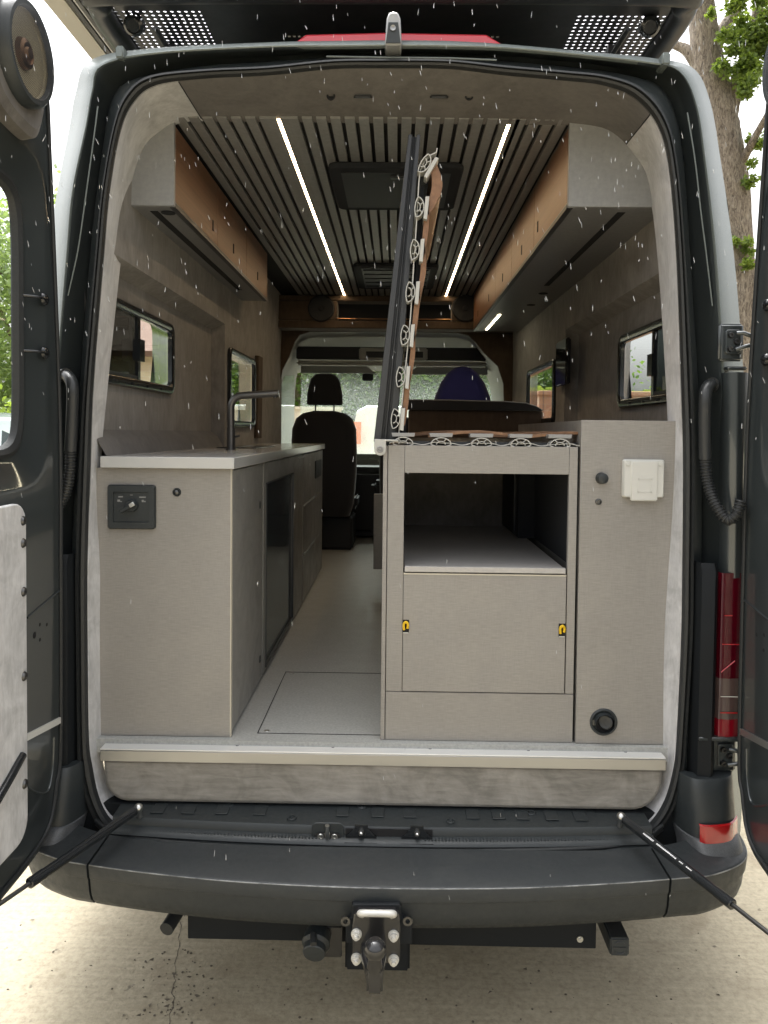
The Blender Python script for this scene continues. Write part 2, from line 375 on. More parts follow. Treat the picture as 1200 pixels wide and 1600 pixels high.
# ---- rear frame: five outlines running from lower left, over the top, to lower right
kA = [(206,1254),(185,1245),(168,1225),(160,1200), (157,1160),(155,1000),(155,880),(155,733),(166,600),(187,400),(200,305),(222,235),(250,205),(285,187),(350,186),(430,186),(520,187),(605,188),(690,189),(780,190),(850,191),(890,192),(950,203),(990,240),(1015,290),(1030,400),(1043,600),(1047,720),(1045,880),(1038,1000),(1036,1165), (1036,1195),(1030,1225),(1012,1248),(992,1262)]
kB = [(200,1297),(172,1278),(155,1245),(145,1200), (139,1150),(137,1000),(137,880),(141,733),(146,600),(162,400),(171,300),(188,205),(210,158),(245,133),(320,123),(420,118),(520,108),(605,107),(700,108),(790,118),(880,126),(940,133),(990,152),(1027,195),(1045,260),(1057,400),(1064,600),(1067,720),(1066,880),(1064,1000),(1057,1150), (1052,1200),(1038,1250),(1015,1285),(987,1303)]
kC = [(192,1312),(155,1290),(133,1245),(122,1200), (121,1150),(119,1000),(118,880),(124,733),(132,600),(150,400),(160,300),(178,200),(198,148),(235,120),(320,110),(420,105),(520,95),(605,94),(700,95),(790,104),(880,112),(950,120),(1003,140),(1040,185),(1058,260),(1070,400),(1082,600),(1086,720),(1084,880),(1082,1000),(1072,1150), (1068,1200),(1055,1255),(1030,1294),(988,1319)]
kD = [(165,1330),(135,1305),(118,1255),(110,1200), (110,1150),(107,1000),(106,880),(112,733),(118,600),(132,400),(143,300),(155,200),(165,148),(190,125),(300,98),(420,88),(520,84),(605,83),(700,85),(790,88),(890,97),(975,108),(1045,128),(1066,175),(1078,260),(1086,400),(1099,600),(1105,720),(1105,880),(1102,1000),(1098,1150), (1096,1200),(1090,1255),(1068,1310),(1030,1332)]
kE = [(96,1335),(88,1310),(84,1250),(78,1200), (76,1150),(76,1000),(78,880),(85,733),(92,600),(108,400),(117,300),(138,200),(148,145),(163,106),(250,88),(420,78),(520,77),(605,76),(700,77),(790,80),(900,90),(1010,103),(1058,115),(1084,165),(1098,250),(1115,400),(1128,600),(1132,720),(1133,880),(1133,1000),(1130,1150), (1128,1200),(1124,1255),(1116,1318),(1108,1340)]
kF = [(68,1335),(62,1310),(55,1250),(45,1200), (35,1150),(38,1000),(42,880),(50,733),(58,600),(76,400),(89,300),(108,200),(118,145),(140,95),(230,76),(420,66),(520,64),(605,63),(700,64),(790,69),(900,79),(1030,92),(1085,108),(1110,160),(1126,250),(1147,400),(1163,600),(1170,720),(1172,880),(1172,1000),(1172,1150), (1166,1200),(1160,1250),(1156,1310),(1152,1335)]
def ring(keys, ys, n=6):
    pts = [P(k[0], k[1], (ys[i] if isinstance(ys, list) else ys)) for i, k in enumerate(keys)]
    return catmull(pts, n)
NK = len(kA)
yA = [.05]+[.056]*6 + [.09, .14, .22, .26] + [.27]*14 + [.22, .14, .09] + [.056]*6; yA = (yA+[.056]*9)[:NK]; yA[-1] = .05
yF = [.15]*12 + [.12, .06] + [.022]*8 + [.06, .12] + [.15]*11; yF = (yF+[.15]*9)[:NK]
rA, rB, rC, rD, rE, rF = ring(kA, yA), ring(kB, .0), ring(kC, .0), ring(kD, .055), ring(kE, .0), ring(kF, yF)
def lerp(a, b, t, off=(0,0,0)): return [p.lerp(q, t)+Vector(off) for p, q in zip(a, b)]
i0, i1 = 13*6+3, 23*6-2
def lin(a, b, mt, nm, dy=0):
    m = MB(); m.loft([[p+Vector((0,dy,0)) for p in r[a:b+1]] for r in (lerp(rB, rA, 0), lerp(rB, rA, .12, (0,-.006,0)), lerp(rB, rA, .35), lerp(rB, rA, .7), rA, lerp(rB, rA, 1.04, (0,.01,0)))], closed=False)
    return m.build(nm, mt, van)
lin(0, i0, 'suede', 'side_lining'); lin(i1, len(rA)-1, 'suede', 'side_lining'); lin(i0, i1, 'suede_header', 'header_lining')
for ii in (i0, i1):
    m = MB(); m.tube([lerp(rB, rA, t, (0, -.002, 0))[ii] for t in (.02, .2, .4, .6, .8, 1)], .0018, 6); m.build('lining_seam', 'felt', van)
m = MB(); m.loft([lerp(rC, rB, 1.0, (0,.004,0)), lerp(rC, rB, .9, (0,-.016,0)), lerp(rC, rB, .68, (0,-.020,0)), lerp(rC, rB, .60, (0,-.008,0)), lerp(rC, rB, .50, (0,-.008,0)), lerp(rC, rB, .42, (0,-.018,0)), lerp(rC, rB, .18, (0,-.016,0)), lerp(rC, rB, 0, (0,.006,0))], closed=False)
m.build('door_seal', 'rubber', van)
m = MB(); m.loft([lerp(rC, rD, 0, (0,.006,0)), lerp(rC, rD, .45, (0,.0,0)), lerp(rC, rD, .62, (0,.004,0)), lerp(rC, rD, .75, (0,.05,0)), rD, lerp(rD, rE, .55, (0,.012,0)), lerp(rD, rE, .66, (0,-.018,0)), lerp(rD, rE, .86, (0,-.018,0)), rE], closed=False)
m.build('door_frame', 'paint', van)
m = MB(); m.loft([rE, lerp(rE, rF, .05, (0,-.012,0)), lerp(rE, rF, .14, (0,-.016,0)), lerp(rE, rF, .5, (0,-.012,0)), lerp(rE, rF, .9, (0,-.002,0)), rF], closed=False)
m.build('rear_corner_panel', 'paint_skylit', van)
# thin bright welds and water channel lines in the frame
m = MB(); m.tube([P(510, 88.5, -.0), P(600, 90, -.0), P(700, 91, -.0), P(776, 94, -.0)], .0028, 8); m.build('seam_sealer', 'paint_skylit', van)
m = MB(); m.tube(catmull([P(153, 166, -.004), P(146, 220, -.004), P(135, 300, -.004), P(122, 390, -.004), P(106, 462, -.004)], 5), .0022, 6); m.build('seam_sealer', 'paint_skylit', van); m = MB()
m.tube(catmull([P(1074, 176, -.004), P(1086, 250, -.004), P(1095, 330, -.004), P(1104, 400, -.004), P(1113, 478, -.004)], 5), .0022, 6)
m.build('seam_sealer', 'paint_skylit', van)
# ---- outer skin going forward
def prof_pts():                            # body profile from the rear silhouette, widened to the full section
    return [p.copy() for p in rF]
base = prof_pts()
def outer_x(z, side):
    half = base[:len(base)//2] if side < 0 else base[len(base)//2:]
    if side > 0: half = half[::-1]
    for a, b in zip(half[:-1], half[1:]):
        if a.z <= z <= b.z: return a.x + (b.x-a.x)*(z-a.z)/max(b.z-a.z, 1e-6)
    return half[0].x if z < half[0].z else half[-1].x
roof = [p for p in base if p.z > 2.30]
m = MB(); m.loft([[p+Vector((0, 0, 0)) for p in roof], [p+Vector((0, 3.6, .015)) for p in roof], [Vector((p.x*.95, 4.6, 2.30+(p.z-2.30)*.6-.05)) for p in roof], [Vector((p.x*.90, 4.95, 2.16+(p.z-2.30)*.15)) for p in roof]], closed=False)
m.build('roof', 'paint_skylit', van)
def wall_grid(xf, ys, zs, holes, thick=None, mb=None, flip=False, mi=0):
    mb = mb or MB(); ys = sorted(set(ys + [h[0] for h in holes] + [h[1] for h in holes])); zs = sorted(set(zs + [h[2] for h in holes] + [h[3] for h in holes]))
    vid = {}; vs = []
    for i, y in enumerate(ys):
        for j, z in enumerate(zs): vid[i, j] = len(vs); vs.append((xf(z), y, z))
    fs = []
    for i in range(len(ys)-1):
        for j in range(len(zs)-1):
            cy, cz = (ys[i]+ys[i+1])/2, (zs[j]+zs[j+1])/2
            if any(h[0] < cy < h[1] and h[2] < cz < h[3] for h in holes): continue
            fs.append((vid[i,j], vid[i+1,j], vid[i+1,j+1], vid[i,j+1]))
    mb.add(vs, fs, True, mi); return mb
WL = [(.16, .90, 1.765, 2.0), (1.70, 2.36, 1.645, 2.0)]
WR = [(.20, .94, 1.73, 1.975), (1.95, 2.75, 1.68, 1.98)]
for s, W in ((-1, WL), (1, WR)):
    z0 = .55; zs = [z0+i*(2.30-z0)/14 for i in range(15)]
    WO = [(h[0]+.04, h[1]+(.30 if h is W[0] else .74), h[2]-.02, h[3]+.06) for h in W]
    m = wall_grid(lambda z: outer_x(z, s), [.15, 1, 2, 3, 3.67], zs, WO)
    m.build('side_panel', 'paint', van)
# cab nose (cab door skins with window openings, bonnet, front)
m = MB()
for s in (-1, 1):
    wall_grid(lambda z: outer_x(z, s)*(1-.05*max(0, z-1.3)), [3.67, 4.2, 4.6, 5.0], [.55, .9, 1.2, 1.38, 2.1, 2.30], [(3.8, 4.6, 1.38, 2.1)], mb=m)
    m.quad((s*.92, 5.0, .45), (s*.88, 5.9, .5), (s*.84, 5.85, 1.15), (s*.92, 5.0, 1.42))
m.quad((-.92, 5.0, 1.40), (.92, 5.0, 1.40), (.84, 5.85, 1.15), (-.84, 5.85, 1.15)); m.quad((-.84, 5.85, 1.15), (.84, 5.85, 1.15), (.88, 5.9, .5), (-.88, 5.9, .5))
m.build('front_body', 'paint', van)
# ---- floor
m = MB(); m.box((-.90, .035, ZF-.04), (.90, YB+.05, ZF)); m.box((-.85, YB+.05, ZF-.06), (.9, 5.0, ZF-.02))
floor_o = m.build('load_floor', 'floor_vinyl', van)
# hatch in the floor, edges and screws
hc = [PZ(402, 1146, ZF), PZ(592, 1148, ZF), PZ(590, 1050, ZF), PZ(447, 1050, ZF)]
m = MB(); g = .0022
hx0, hx1 = hc[0].x, -.03; hy0, hy1 = hc[0].y, hc[3].y
m.box((hx0, hy0, ZF+.0004), (hx1, hy0+.003, ZF+.0012)); m.box((hx0, hy1-.003, ZF+.0004), (hx1, hy1, ZF+.0012)); m.box((hx0, hy0, ZF+.0014), (hx0+.0025, hy1, ZF+.002))
m.build('hatch_gap', 'void_black', floor_o)
for (sx_, sy_) in ((hx0+.025, hy0+.02), (hx0+.025, hy1-.02)):
    MB().disc((sx_, sy_, ZF+.0005), (0,0,1), [(0, .008), (.0015, .007), (.0015, .003), (.0008, 0)], 16).build('screw', 'steel', floor_o)
# ---- inner side walls with the recessed pockets
for s, W in ((-1, WL), (1, WR)):
    xw, xp = s*.845, s*.905
    pk = (.085, 1.62 if s < 0 else 1.72, ZF+.3, 2.125)
    xf = lambda z: xw - s*.03*max(0, z-2.15)
    m = wall_grid(xf, [.085, 1, 2, 3, YB+.05], [ZF, 1.2, 1.8, 2.15, 2.35, ZC+.03], [pk, W[1]])
    # pocket returns and back
    y0, y1, z0, z1 = pk
    m.quad((xw, y0, z1), (xw, y1, z1), (xp, y1-.03, z1-.03), (xp, y0, z1-.03)); m.quad((xw, y1, z0), (xw, y1, z1), (xp, y1-.03, z1-.03), (xp, y1-.03, z0))
    m.quad((xw, y0, z0), (xw, y1, z0), (xp, y1-.03, z0), (xp, y0, z0))
    # light-blocking back layer behind pocket with the window hole
    wall_grid(lambda z: xp, [y0-.02, y1], [z0, z1], [W[0]], mb=m)
    fixn(m.build('inner_wall', 'suede_wall', van))
    # tapered suede bolster under the pocket, above the furniture
    y0 = .062
    m = MB(); m.loft([[Vector((xp, y0, 1.60)), Vector((s*.87, y0, 1.575)), Vector((s*.84, y0, 1.52)), Vector((s*.84, y0, 1.40))], [Vector((xp, y1-.04, 1.60)), Vector((s*.87, y1-.04, 1.575)), Vector((s*.84, y1-.04, 1.52)), Vector((s*.84, y1-.04, 1.40))]], closed=False)
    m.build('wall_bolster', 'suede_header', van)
# ---- windows
def side_window(s, hole, xin, xout, sliding=True):
    ext = .30 if sliding else .74
    y0, y1, z0, z1 = hole; cy, cz = (y0+y1)/2, (z0+z1)/2
    def rr_(w_, h_, r_, x): return [Vector((x, cy+a, cz+b)) for a, b in rrect(w_, h_, r_)]
    W_, H_ = y1-y0, z1-z0
    m = MB(); xi = xin - s*.012
    m.loft([rr_(W_+.045, H_+.045, .045, xin+s*.001), rr_(W_+.045, H_+.045, .045, xi), rr_(W_+.035, H_+.035, .04, xi-s*.004), rr_(W_-.01, H_-.01, .03, xi-s*.004), rr_(W_-.02, H_-.02, .028, xi), rr_(W_-.02, H_-.02, .026, xin+s*.004), [p+Vector((0, ext/2+.03, .02)) for p in rr_(W_+ext-.02, H_+.09, .05, xout+s*.004)]])
    fr = fixn(m.build('window', 'glossy_frame', van))
    ym = cy - .02
    x1 = xin - s*.004
    m = MB()
    if sliding:
        m.box((x1-.006, ym-.012, z0+.01), (x1+.006, ym+.012, z1-.01)); m.box((x1-.004, ym-.04, cz-.045), (x1-s*.022, ym+.01, cz+.03))
        m.build('window_catch', 'glossy_frame', fr)
        m = MB(); m.box((x1-.004, y0+.01, z0+.012), (x1+.004, ym, z0+.022)); m.build('window_rail', 'alu_dark', fr)
        for k in range(4): m = MB(); m.box((xi-.002, y0+.1+k*.16, z0-.012), (xi-s*.008, y0+.115+k*.16, z0-.004)); m.build('frame_screw', 'void_black', fr)
    m = MB(); m.box((xin+s*.012, ym, z0), (xin+s*.015, y1, z1)); m.build('glass', 'pane', fr)
    m = MB(); m.box((xin+s*.006, y0, z0), (xin+s*.009, ym, z1)); m.build('glass', 'pane_dark' if sliding else 'pane', fr, label=None)
side_window(-1, WL[0], -.905, outer_x(1.88, -1)); side_window(1, WR[0], .905, outer_x(1.85, 1))
side_window(-1, WL[1], -.845, outer_x(1.8, -1), False); side_window(1, WR[1], .845, outer_x(1.8, 1), False)
# black panel on the right wall beside its window and a curtain pleat on the left
m = MB(); a = PX(873, 545, .83); b = PX(888, 600, .83); m.box((.815, b.y, b.z), (.84, a.y, a.z+.03), bev=.006); m.build('control_screen', 'screen_off', van)
m = MB()
for k in range(5): m.tube([(-.835, 2.42+k*.028, 1.56), (-.83, 2.42+k*.028, 2.05)], .014, 10)
m.build('curtain', 'suede_brown', van)
# ---- ceiling with slats
m = MB(); m.box((-.86, .24, ZC+.012), (.86, YB+.05, ZC+.03)); ceil = m.build('ceiling_lining', 'void_black', van)
m = MB(); x = -.70
while x < .62:
    if abs(x+.0155+.376) > .03 and abs(x+.0155-.344) > .03: m.box((x, .25, ZC), (x+.0315, YB, ZC+.0125))
    x += .0442
for cx in (-.376, .344):
    m.box((cx-.030, .25, ZC), (cx-.0055, YB, ZC+.0125)); m.box((cx+.0055, .25, ZC), (cx+.030, YB, ZC+.0125))
m.build('ceiling_slats', 'ceiling_board', van, bevel=.001)
for side, cx, pt in (('left', -.376, 433), ('right', .344, 787)):
    m = MB(); m.box((cx-.0045, .27, ZC+.002), (cx+.0045, YB-.02, ZC+.006))
    tag(m.build('led_strip', 'led', None), 'lit LED strip in the slatted ceiling on the side of the %s' % ('kitchen unit' if side == 'left' else 'white flap cover cabinet'), 'light strip')
# ---- front bulkhead header of the living area
def bpt(px, py, y=YB): return P(px, py, y)
op = [(436,905),(436,700),(437,600),(441,578),(452,556),(460,534),(468,523),(484,518),(600,518),(716,520),(732,524),(744,536),(757,552),(778,572),(787,600),(790,700),(790,905)]
inner = [P(a, b, YB) for a, b in op]
outer = []
for p, (a, b) in zip(inner, op):
    if b >= 600: outer.append(Vector((-.88 if a < 600 else .90, YB, p.z)))
    elif a < 452: outer.append(Vector((-.88, YB, p.z+.12)))
    elif a > 770: outer.append(Vector((.90, YB, p.z+.12)))
    elif a < 468: outer.append(Vector((-.88, YB, 2.45)))
    elif a > 735: outer.append(Vector((.90, YB, 2.45)))
    else: outer.append(Vector((p.x*1.1, YB, 2.45)))
m = MB(); m.loft([[p+Vector((0,.03,0)) for p in inner], inner, outer], closed=False, smooth=False)
m.box((-.9, YB-.0, 2.44), (.9, YB+.02, ZC+.02))
hd = m.build('bulkhead', 'suede_brown', van)
# upper header shelf box with open pocket and two round speakers
zt, zb = ZC-.005, P(600, 514, 3.30).z; yh = 3.28
pl, pr = P(527, 470, yh), P(706, 502, yh)
m = MB(); m.box((-.84, yh, pl.z), (.84, YB-.002, zt)); m.box((-.84, yh, zb), (.84, YB-.002, pr.z)); m.box((-.84, yh, pr.z), (pl.x, YB-.002, pl.z)); m.box((pr.x, yh, pr.z), (.84, YB-.002, pl.z))
hs_ = m.build('header_shelf', 'suede_brown', van, bevel=.008)
m = MB(); m.box((pl.x-.01, YB-.03, pr.z-.01), (pr.x+.01, YB-.02, pl.z+.01)); m.build('shelf_back', 'felt', hs_)
m = MB(); m.tube([(pl.x, yh-.003, pr.z+.012), (pr.x, yh-.003, pr.z+.012)], .004, 8); m.build('shelf_lip', 'copper', hs_)
for cx in (502, 727):
    c = P(cx, 482, yh); MB().disc((c.x, yh-.001, c.z), (0,-1,0), [(0, .095), (.012, .093), (.016, .085), (.012, .08), (.006, .02), (.012, .015), (.014, 0)], 32).build('round_speaker', 'felt', hs_)
# ---- cab lining, windscreen, visors, mirror
def pp(l, y): return [P(a, b, y) for a, b in l]
r1 = pp([(436,905),(437,600),(441,578),(452,556),(460,534),(468,523),(484,518),(600,518),(716,520),(732,524),(744,536),(757,552),(778,572),(787,600),(790,905)], YB+.03)
r2 = pp([(442,905),(441,610),(444,590),(455,574),(462,548),(470,536),(486,530),(600,529),(716,530),(732,534),(745,544),(757,560),(775,580),(784,605),(787,905)], 4.05)
r3 = pp([(446,905),(446,620),(450,600),(458,584),(463,576),(472,573),(486,572),(600,571),(716,572),(730,572),(744,574),(757,579),(772,592),(779,615),(783,905)], 4.45)
r4 = pp([(462,905),(460,640),(461,610),(463,590),(465,583),(475,581),(490,580),(600,580),(716,581),(735,581),(750,583),(760,587),(765,600),(768,625),(772,905)], 4.85)
m = MB(); m.loft([r1, r2, r3, r4], closed=False); cabl = m.build('cab_lining', 'cab_beige', van)
# overhead storage shelf in the cab
y = 4.02; a, b = P(463, 541, y), P(760, 564, y)
m = MB(); m.box((a.x, y, b.z), (b.x, y+.02, a.z), bev=.008); sh = m.build('overhead_shelf', 'cab_black', van)
a, b = P(463, 563, y-.03), P(762, 573, y-.03); m = MB(); m.box((a.x, y-.05, b.z), (b.x, y+.05, a.z), bev=.015); m.build('shelf_lip', 'cab_beige', sh)
a, b = P(561, 543, y-.03), P(668, 563, y-.03); m = MB(); m.box((a.x, y-.04, b.z), (b.x, y+.01, a.z), bev=.01); m.build('overhead_console', 'cab_beige', sh)
for q0, q1 in ((572, 601), (632, 661)):
    a, b = P(q0, 549, y-.045), P(q1, 559, y-.045); m = MB(); m.box((a.x, y-.048, b.z), (b.x, y-.039, a.z), bev=.002); m.build('console_pocket', 'cab_black', sh)
for q in ([(470,570),(570,570),(588,584),(570,583),(470,583)], [(640,584),(652,571),(762,571),(762,586),(650,585)]):
    m = MB(); m.prism(pp(q, 4.30), (0, .03, 0)); fixn(m.build('sun_visor', 'cab_beige', van, bevel=.006))
a, b = P(566, 583, 4.55), P(583, 595, 4.55); m = MB(); m.box((a.x, 4.55, b.z), (b.x, 4.58, a.z), bev=.008); m.tube([(a.lerp(b,.5).x, 4.57, a.z), (a.lerp(b,.5).x, 4.6, a.z+.06)], .008); m.build('rear_view_mirror', 'cab_black', van)
m = MB(); a, b, c, d = Vector((-.86, 4.80, 2.22)), Vector((.86, 4.80, 2.22)), Vector((.90, 5.02, 1.34)), Vector((-.90, 5.02, 1.34)); m.prism([a, b, c, d], (0, .006, 0)); m.build('windscreen', 'screen_glass', van)
m = MB(); m.box((-.88, 4.45, ZF), (.88, 5.0, 1.30), bev=.06); m.box((-.2, 4.2, ZF), (.2, 4.5, 1.2), bev=.04); m.build('dashboard', 'cab_black', van)
for s in (-1, 1): m = MB(); m.box((s*.87, YB+.03, ZF), (s*.90, 4.9, 1.38)); m.build('cab_door_card', 'cab_black', van)
m = MB()
for s in (-1, 1): m = MB(); m.box((s*.895, 3.8, 1.38), (s*.900, 4.6, 2.10)); m.build('cab_door_glass', 'pane', van)

# ---- header lining over the rear opening
for px_ in (517, 733):
    c = P(px_, 150, .13); MB().disc(c, (0,-1,-.15), [(0, .013), (.004, .012), (.002, .008), (-.006, .007), (-.006, 0)], 18).build('lining_plug', 'felt', van)
for px_ in (567, 686):
    c = P(px_, 152, .13); m = MB(); m.tube([c+Vector((-.024, 0, 0)), c+Vector((-.02, -.01, -.004)), c+Vector((.02, -.01, -.004)), c+Vector((.024, 0, 0))], .0035, 8); m.tube([c+Vector((-.024, -.001, .006)), c+Vector((.024, -.001, .006))], .002, 6); m.build('header_clip', 'alu_dark', van)
# stitched joint in the lining on both upper corners
m = MB()
for q in ([(208,215),(214,176),(247,152)], [(845,190),(868,172),(880,135)]): pass
# ---- aluminium sill and suede trim under it
YS = .03
m = MB(); mt_ = MB(); a, b = P(158, 1163, .055), P(1038, 1181, .055); f0, f1 = P(158, 1174, .0), P(1038, 1190, .0)
zt = (P(158, 1163, .06).z + P(1038, 1181, .06).z)/2
x0, x1 = P(157, 1175, .0).x, P(1040, 1190, .0).x; z1 = P(600, 1180, .0).z+.002; z0 = P(600, 1196, .0).z
mt_.box((x0, -.003, z1+.0005), (x1, .075, z1+.0045)); m.box((x0, -.004, z0), (x1, .0, z1))
sill = m.build('sill_strip', 'alu', van, bevel=.0012); mt_.build('sill_top_face', 'alu_top_lit', sill, bevel=.001)
for px_ in (370, 520, 672, 826, 978):
    c = P(px_, 1172, .03); MB().disc((c.x, .035, z1+.004), (0,0,1), [(0, .005), (.001, .0045), (.0006, 0)], 12).build('screw', 'steel_dark', sill)
zs0 = P(600, 1258, .015).z
pts = []
X0, X1, Z1, Z0 = P(161, 1190, .012).x, P(1036, 1200, .012).x, z0+.004, zs0
o2 = [(X0, Z1), (X0+.004, Z1-.05)] + [(X0+.075-.071*math.cos(R(a)), Z0+.075-.075*math.sin(R(a))) for a in range(10, 91, 10)] + [(X1-.09+.086*math.sin(R(a)), Z0+.085-.085*math.cos(R(a))) for a in range(0, 81, 10)] + [(X1-.002, Z1-.05), (X1, Z1)]
m = MB(); m.prism([(a, .045, b) for a, b in o2], (0, -.040, 0)); t_ = fixn(m.build('sill_trim', 'suede_sill', van, bevel=.012))
# ---- black step plate (threshold)
xs = [-.80+i*.02 for i in range(80)]
rings = []
for x in xs:
    t = (x+.02)/.78; yb = -.094+.035*t*t; zz = P(600, 1258, .03).z + .002
    zo = .004*t*t
    rings.append([Vector((x, .06, zz)), Vector((x, .0, zz)), Vector((x, yb+.004, zz-.003)), Vector((x, yb, zz-.008)), Vector((x, yb-.002, zz-.026+zo)), Vector((x, yb-.022, zz-.030+zo)), Vector((x, yb-.028, zz-.036+zo)), Vector((x, yb-.030, zz-.040+zo)), Vector((x, yb-.026, zz-.046+zo)), Vector((x, yb-.034, zz-.050+zo)), Vector((x, yb-.030, zz-.060+zo)), Vector((x, yb+.02, zz-.062+zo)), Vector((x, .05, zz-.10))])
ZT = zz
rings = [r for r in rings if P(196, 1270, -.02).x-.035 < r[0].x < P(995, 1270, -.02).x+.035]
m = MB(); m.loft(rings, closed=False); step = m.build('step_plate', 'black_plastic', van)
m = MB()
for px_ in (243, 292, 345, 405, 535, 590, 640, 738, 778, 815, 860, 905):
    c = PZ(px_, 1272, ZT+.001); wv_ = .018
    m.prism([(c.x-wv_, -.045, ZT+.0002), (c.x+wv_, -.045, ZT+.0002), (c.x+wv_, .01, ZT+.0002), (c.x-wv_, .01, ZT+.0002)], (0, 0, .0022))
fixn(m.build('grip_rib', 'black_plastic', step, bevel=.001))
m = MB()
for i in range(150):
    x = -.70+i*.0093; t = (x+.02)/.78; yb = -.094+.035*t*t
    if -.16 < x < .09: continue
    m.box((x, yb-.0195, ZT-.030), (x+.004, yb-.004, ZT-.0265))
m.build('tread_teeth', 'black_plastic', step)
scr = None
for px_, py_ in ((358,1258),(456,1278),(565,1260),(704,1283),(830,1270)):
    c = PZ(px_, py_, ZT); q = (c.x, c.y, ZT)
    if scr is None:
        scr = MB().disc(q, (0,0,1), [(0, .0135), (.003, .012), (.003, .009), (.0005, .0085), (.0005, .005), (.003, .0045), (.003, 0)], 20).build('screw_cup', 'black_plastic', step); s0 = Vector(q)
    else: copy_part(scr, Vector(q)-s0)
# striker recess, pin and two latch brackets
c = PZ(513, 1292, ZT-.01)
m = MB(); yb = -.094
m.prism([Vector((c.x+a, yb-.006, ZT-.014+b)) for a, b in rrect(.088, .052, .014)], (0, -.004, 0)); m.build('striker_recess', 'black_plastic', step, bevel=.003)
m = MB(); m.prism([Vector((c.x+a, yb-.0105, ZT-.026+b)) for a, b in rrect(.070, .024, .0115)], (0, -.003, 0)); sp_ = m.build('striker_plate', 'steel_dark', step)
m = MB()
for dx in (-.019, .019): m.disc((c.x+dx, yb-.0135, ZT-.026), (0,-1,0), [(0, .0095), (.003, .008), (.003, .004), (.001, 0)], 16)
m.tube([(c.x, yb-.012, ZT-.030), (c.x, yb-.022, ZT-.014), (c.x, yb-.024, ZT+.012)], .0062, 12); m.build('striker_pin', 'steel', sp_)
for px_ in (565, 651):
    c = PZ(px_, 1292, ZT-.01); x = c.x
    m = MB(); m.prism([(x-.018, yb-.008, ZT+.008), (x+.018, yb-.008, ZT+.008), (x+.018, yb-.008, ZT-.001), (x+.042, yb-.008, ZT-.024), (x+.042, yb-.008, ZT-.032), (x-.042, yb-.008, ZT-.032), (x-.042, yb-.008, ZT-.024), (x-.018, yb-.008, ZT-.001)], (0, -.005, 0))
    m.box((x-.044, yb-.026, ZT-.037), (x+.044, yb-.004, ZT-.0335))
    lb = m.build('latch_bracket', 'glossy_frame', step); MB().disc((x, yb-.013, ZT-.012), (0,-1,.3), [(0, .008), (.004, .0075), (.014, .0045), (.017, 0)], 14).build('bolt', 'steel', lb)
m = MB(); m.box((P(540,1290,-.1).x, yb-.004, ZT-.036), (P(676,1290,-.1).x, yb-.001, ZT-.006)); m.build('step_recess', 'void_black', step)
# lower seal lip and dark gap between step and bumper
m = MB(); 
sp1 = catmull([P(150, 1282, -.02), P(190, 1304, -.08), P(330, 1320, -.11), P(600, 1329, -.122), P(850, 1328, -.118), (P(985, 1318, -.085)), P(1035, 1290, -.02)], 8)
m.tube(sp1, .006, 10); m.tube([p+Vector((0, .004, -.012)) for p in sp1], .006, 8); m.build('lower_seal', 'rubber', van)
m = MB(); m.box((-.70, -.03, .36), (.62, .05, .50)); m.box((-.95, .055, .34), (.90, .14, .56)); m.box((.58, .005, .38), (.83, .054, .525)); m.box((-.90, .005, .38), (-.66, .054, .525)); m.build('rear_cross_panel', 'housing', van)
# ---- bumper in three moulded pieces
def bump_curve(t):                         # plan curve, t = x
    return [(-1.05,.16),(-1.04,-.02),(-.99,-.12),(-.88,-.185),(-.79,-.21),(-.6,-.245),(-.35,-.275),(-.02,-.288),(.3,-.277),(.55,-.25),(.74,-.22),(.84,-.198),(.945,-.13),(.988,-.02),(.995,.16)]
bc = catmull([Vector((a, b, 0)) for a, b in bump_curve(0)], 6)
def bumper_piece(lo, hi, name):
    rr_ = []
    for i, p in enumerate(bc):
        if not (lo <= i <= hi): continue
        t = (bc[min(i+1, len(bc)-1)]-bc[max(i-1, 0)]).normalized(); nn = Vector((t.y, -t.x, 0)) # outward
        inn = -nn
        def q(d, z): 
            v = p+inn*d; return Vector((v.x, v.y, z))
        e = min(1, abs(p.x+.015)/.95)**6
        ztop = .470
        yb_ = .02
        bk = Vector((p.x*.985, max(p.y+.03, -.135 + .14*e), ztop+.016)); bd_ = Vector((p.x*.98, bk.y+.03, ztop-.05))
        rr_.append([bd_, bk+Vector((0, .004, -.006)), bk, bk.lerp(q(.012, ztop), .5), q(.006, ztop), q(.001, ztop-.002), q(-.0015, ztop-.006), q(.002, ztop-.040), q(.006, ztop-.043), q(.010, ztop-.080), q(.018, ztop-.105), q(.034, ztop-.125), q(.07, ztop-.135), q(.12, ztop-.13)])
    m = MB(); m.loft(rr_, closed=False); n = len(rr_[0])
    m.add(rr_[0], [tuple(range(n))]); m.add(rr_[-1], [tuple(range(n))])
    bo = fixn(m.build(name, 'bumper_plastic', van))
    m = MB(); m.tube([r[5].lerp(r[6], .3) for r in rr_], .0016, 6); m.build('worn_glint_edge', 'edge_worn_glint', bo); return bo
iL = min(range(len(bc)), key=lambda i: abs(bc[i].x+.785)); iR = min(range(len(bc)), key=lambda i: abs(bc[i].x-.725))
def shrink(i, d):
    return i
bcs = list(bc)
def seam_fix(i, sgn):
    bc[i] = bc[i]+Vector((sgn*.003, 0, 0))
seam_fix(iL, 1); seam_fix(iR, -1); bumper_piece(iL, iR, 'bumper')
bc[:] = list(bcs); seam_fix(iL, -1); bumper_piece(0, iL, 'bumper_corner'); bc[:] = list(bcs); seam_fix(iR, 1); bumper_piece(iR, len(bc)-1, 'bumper_corner')
bc[:] = bcs
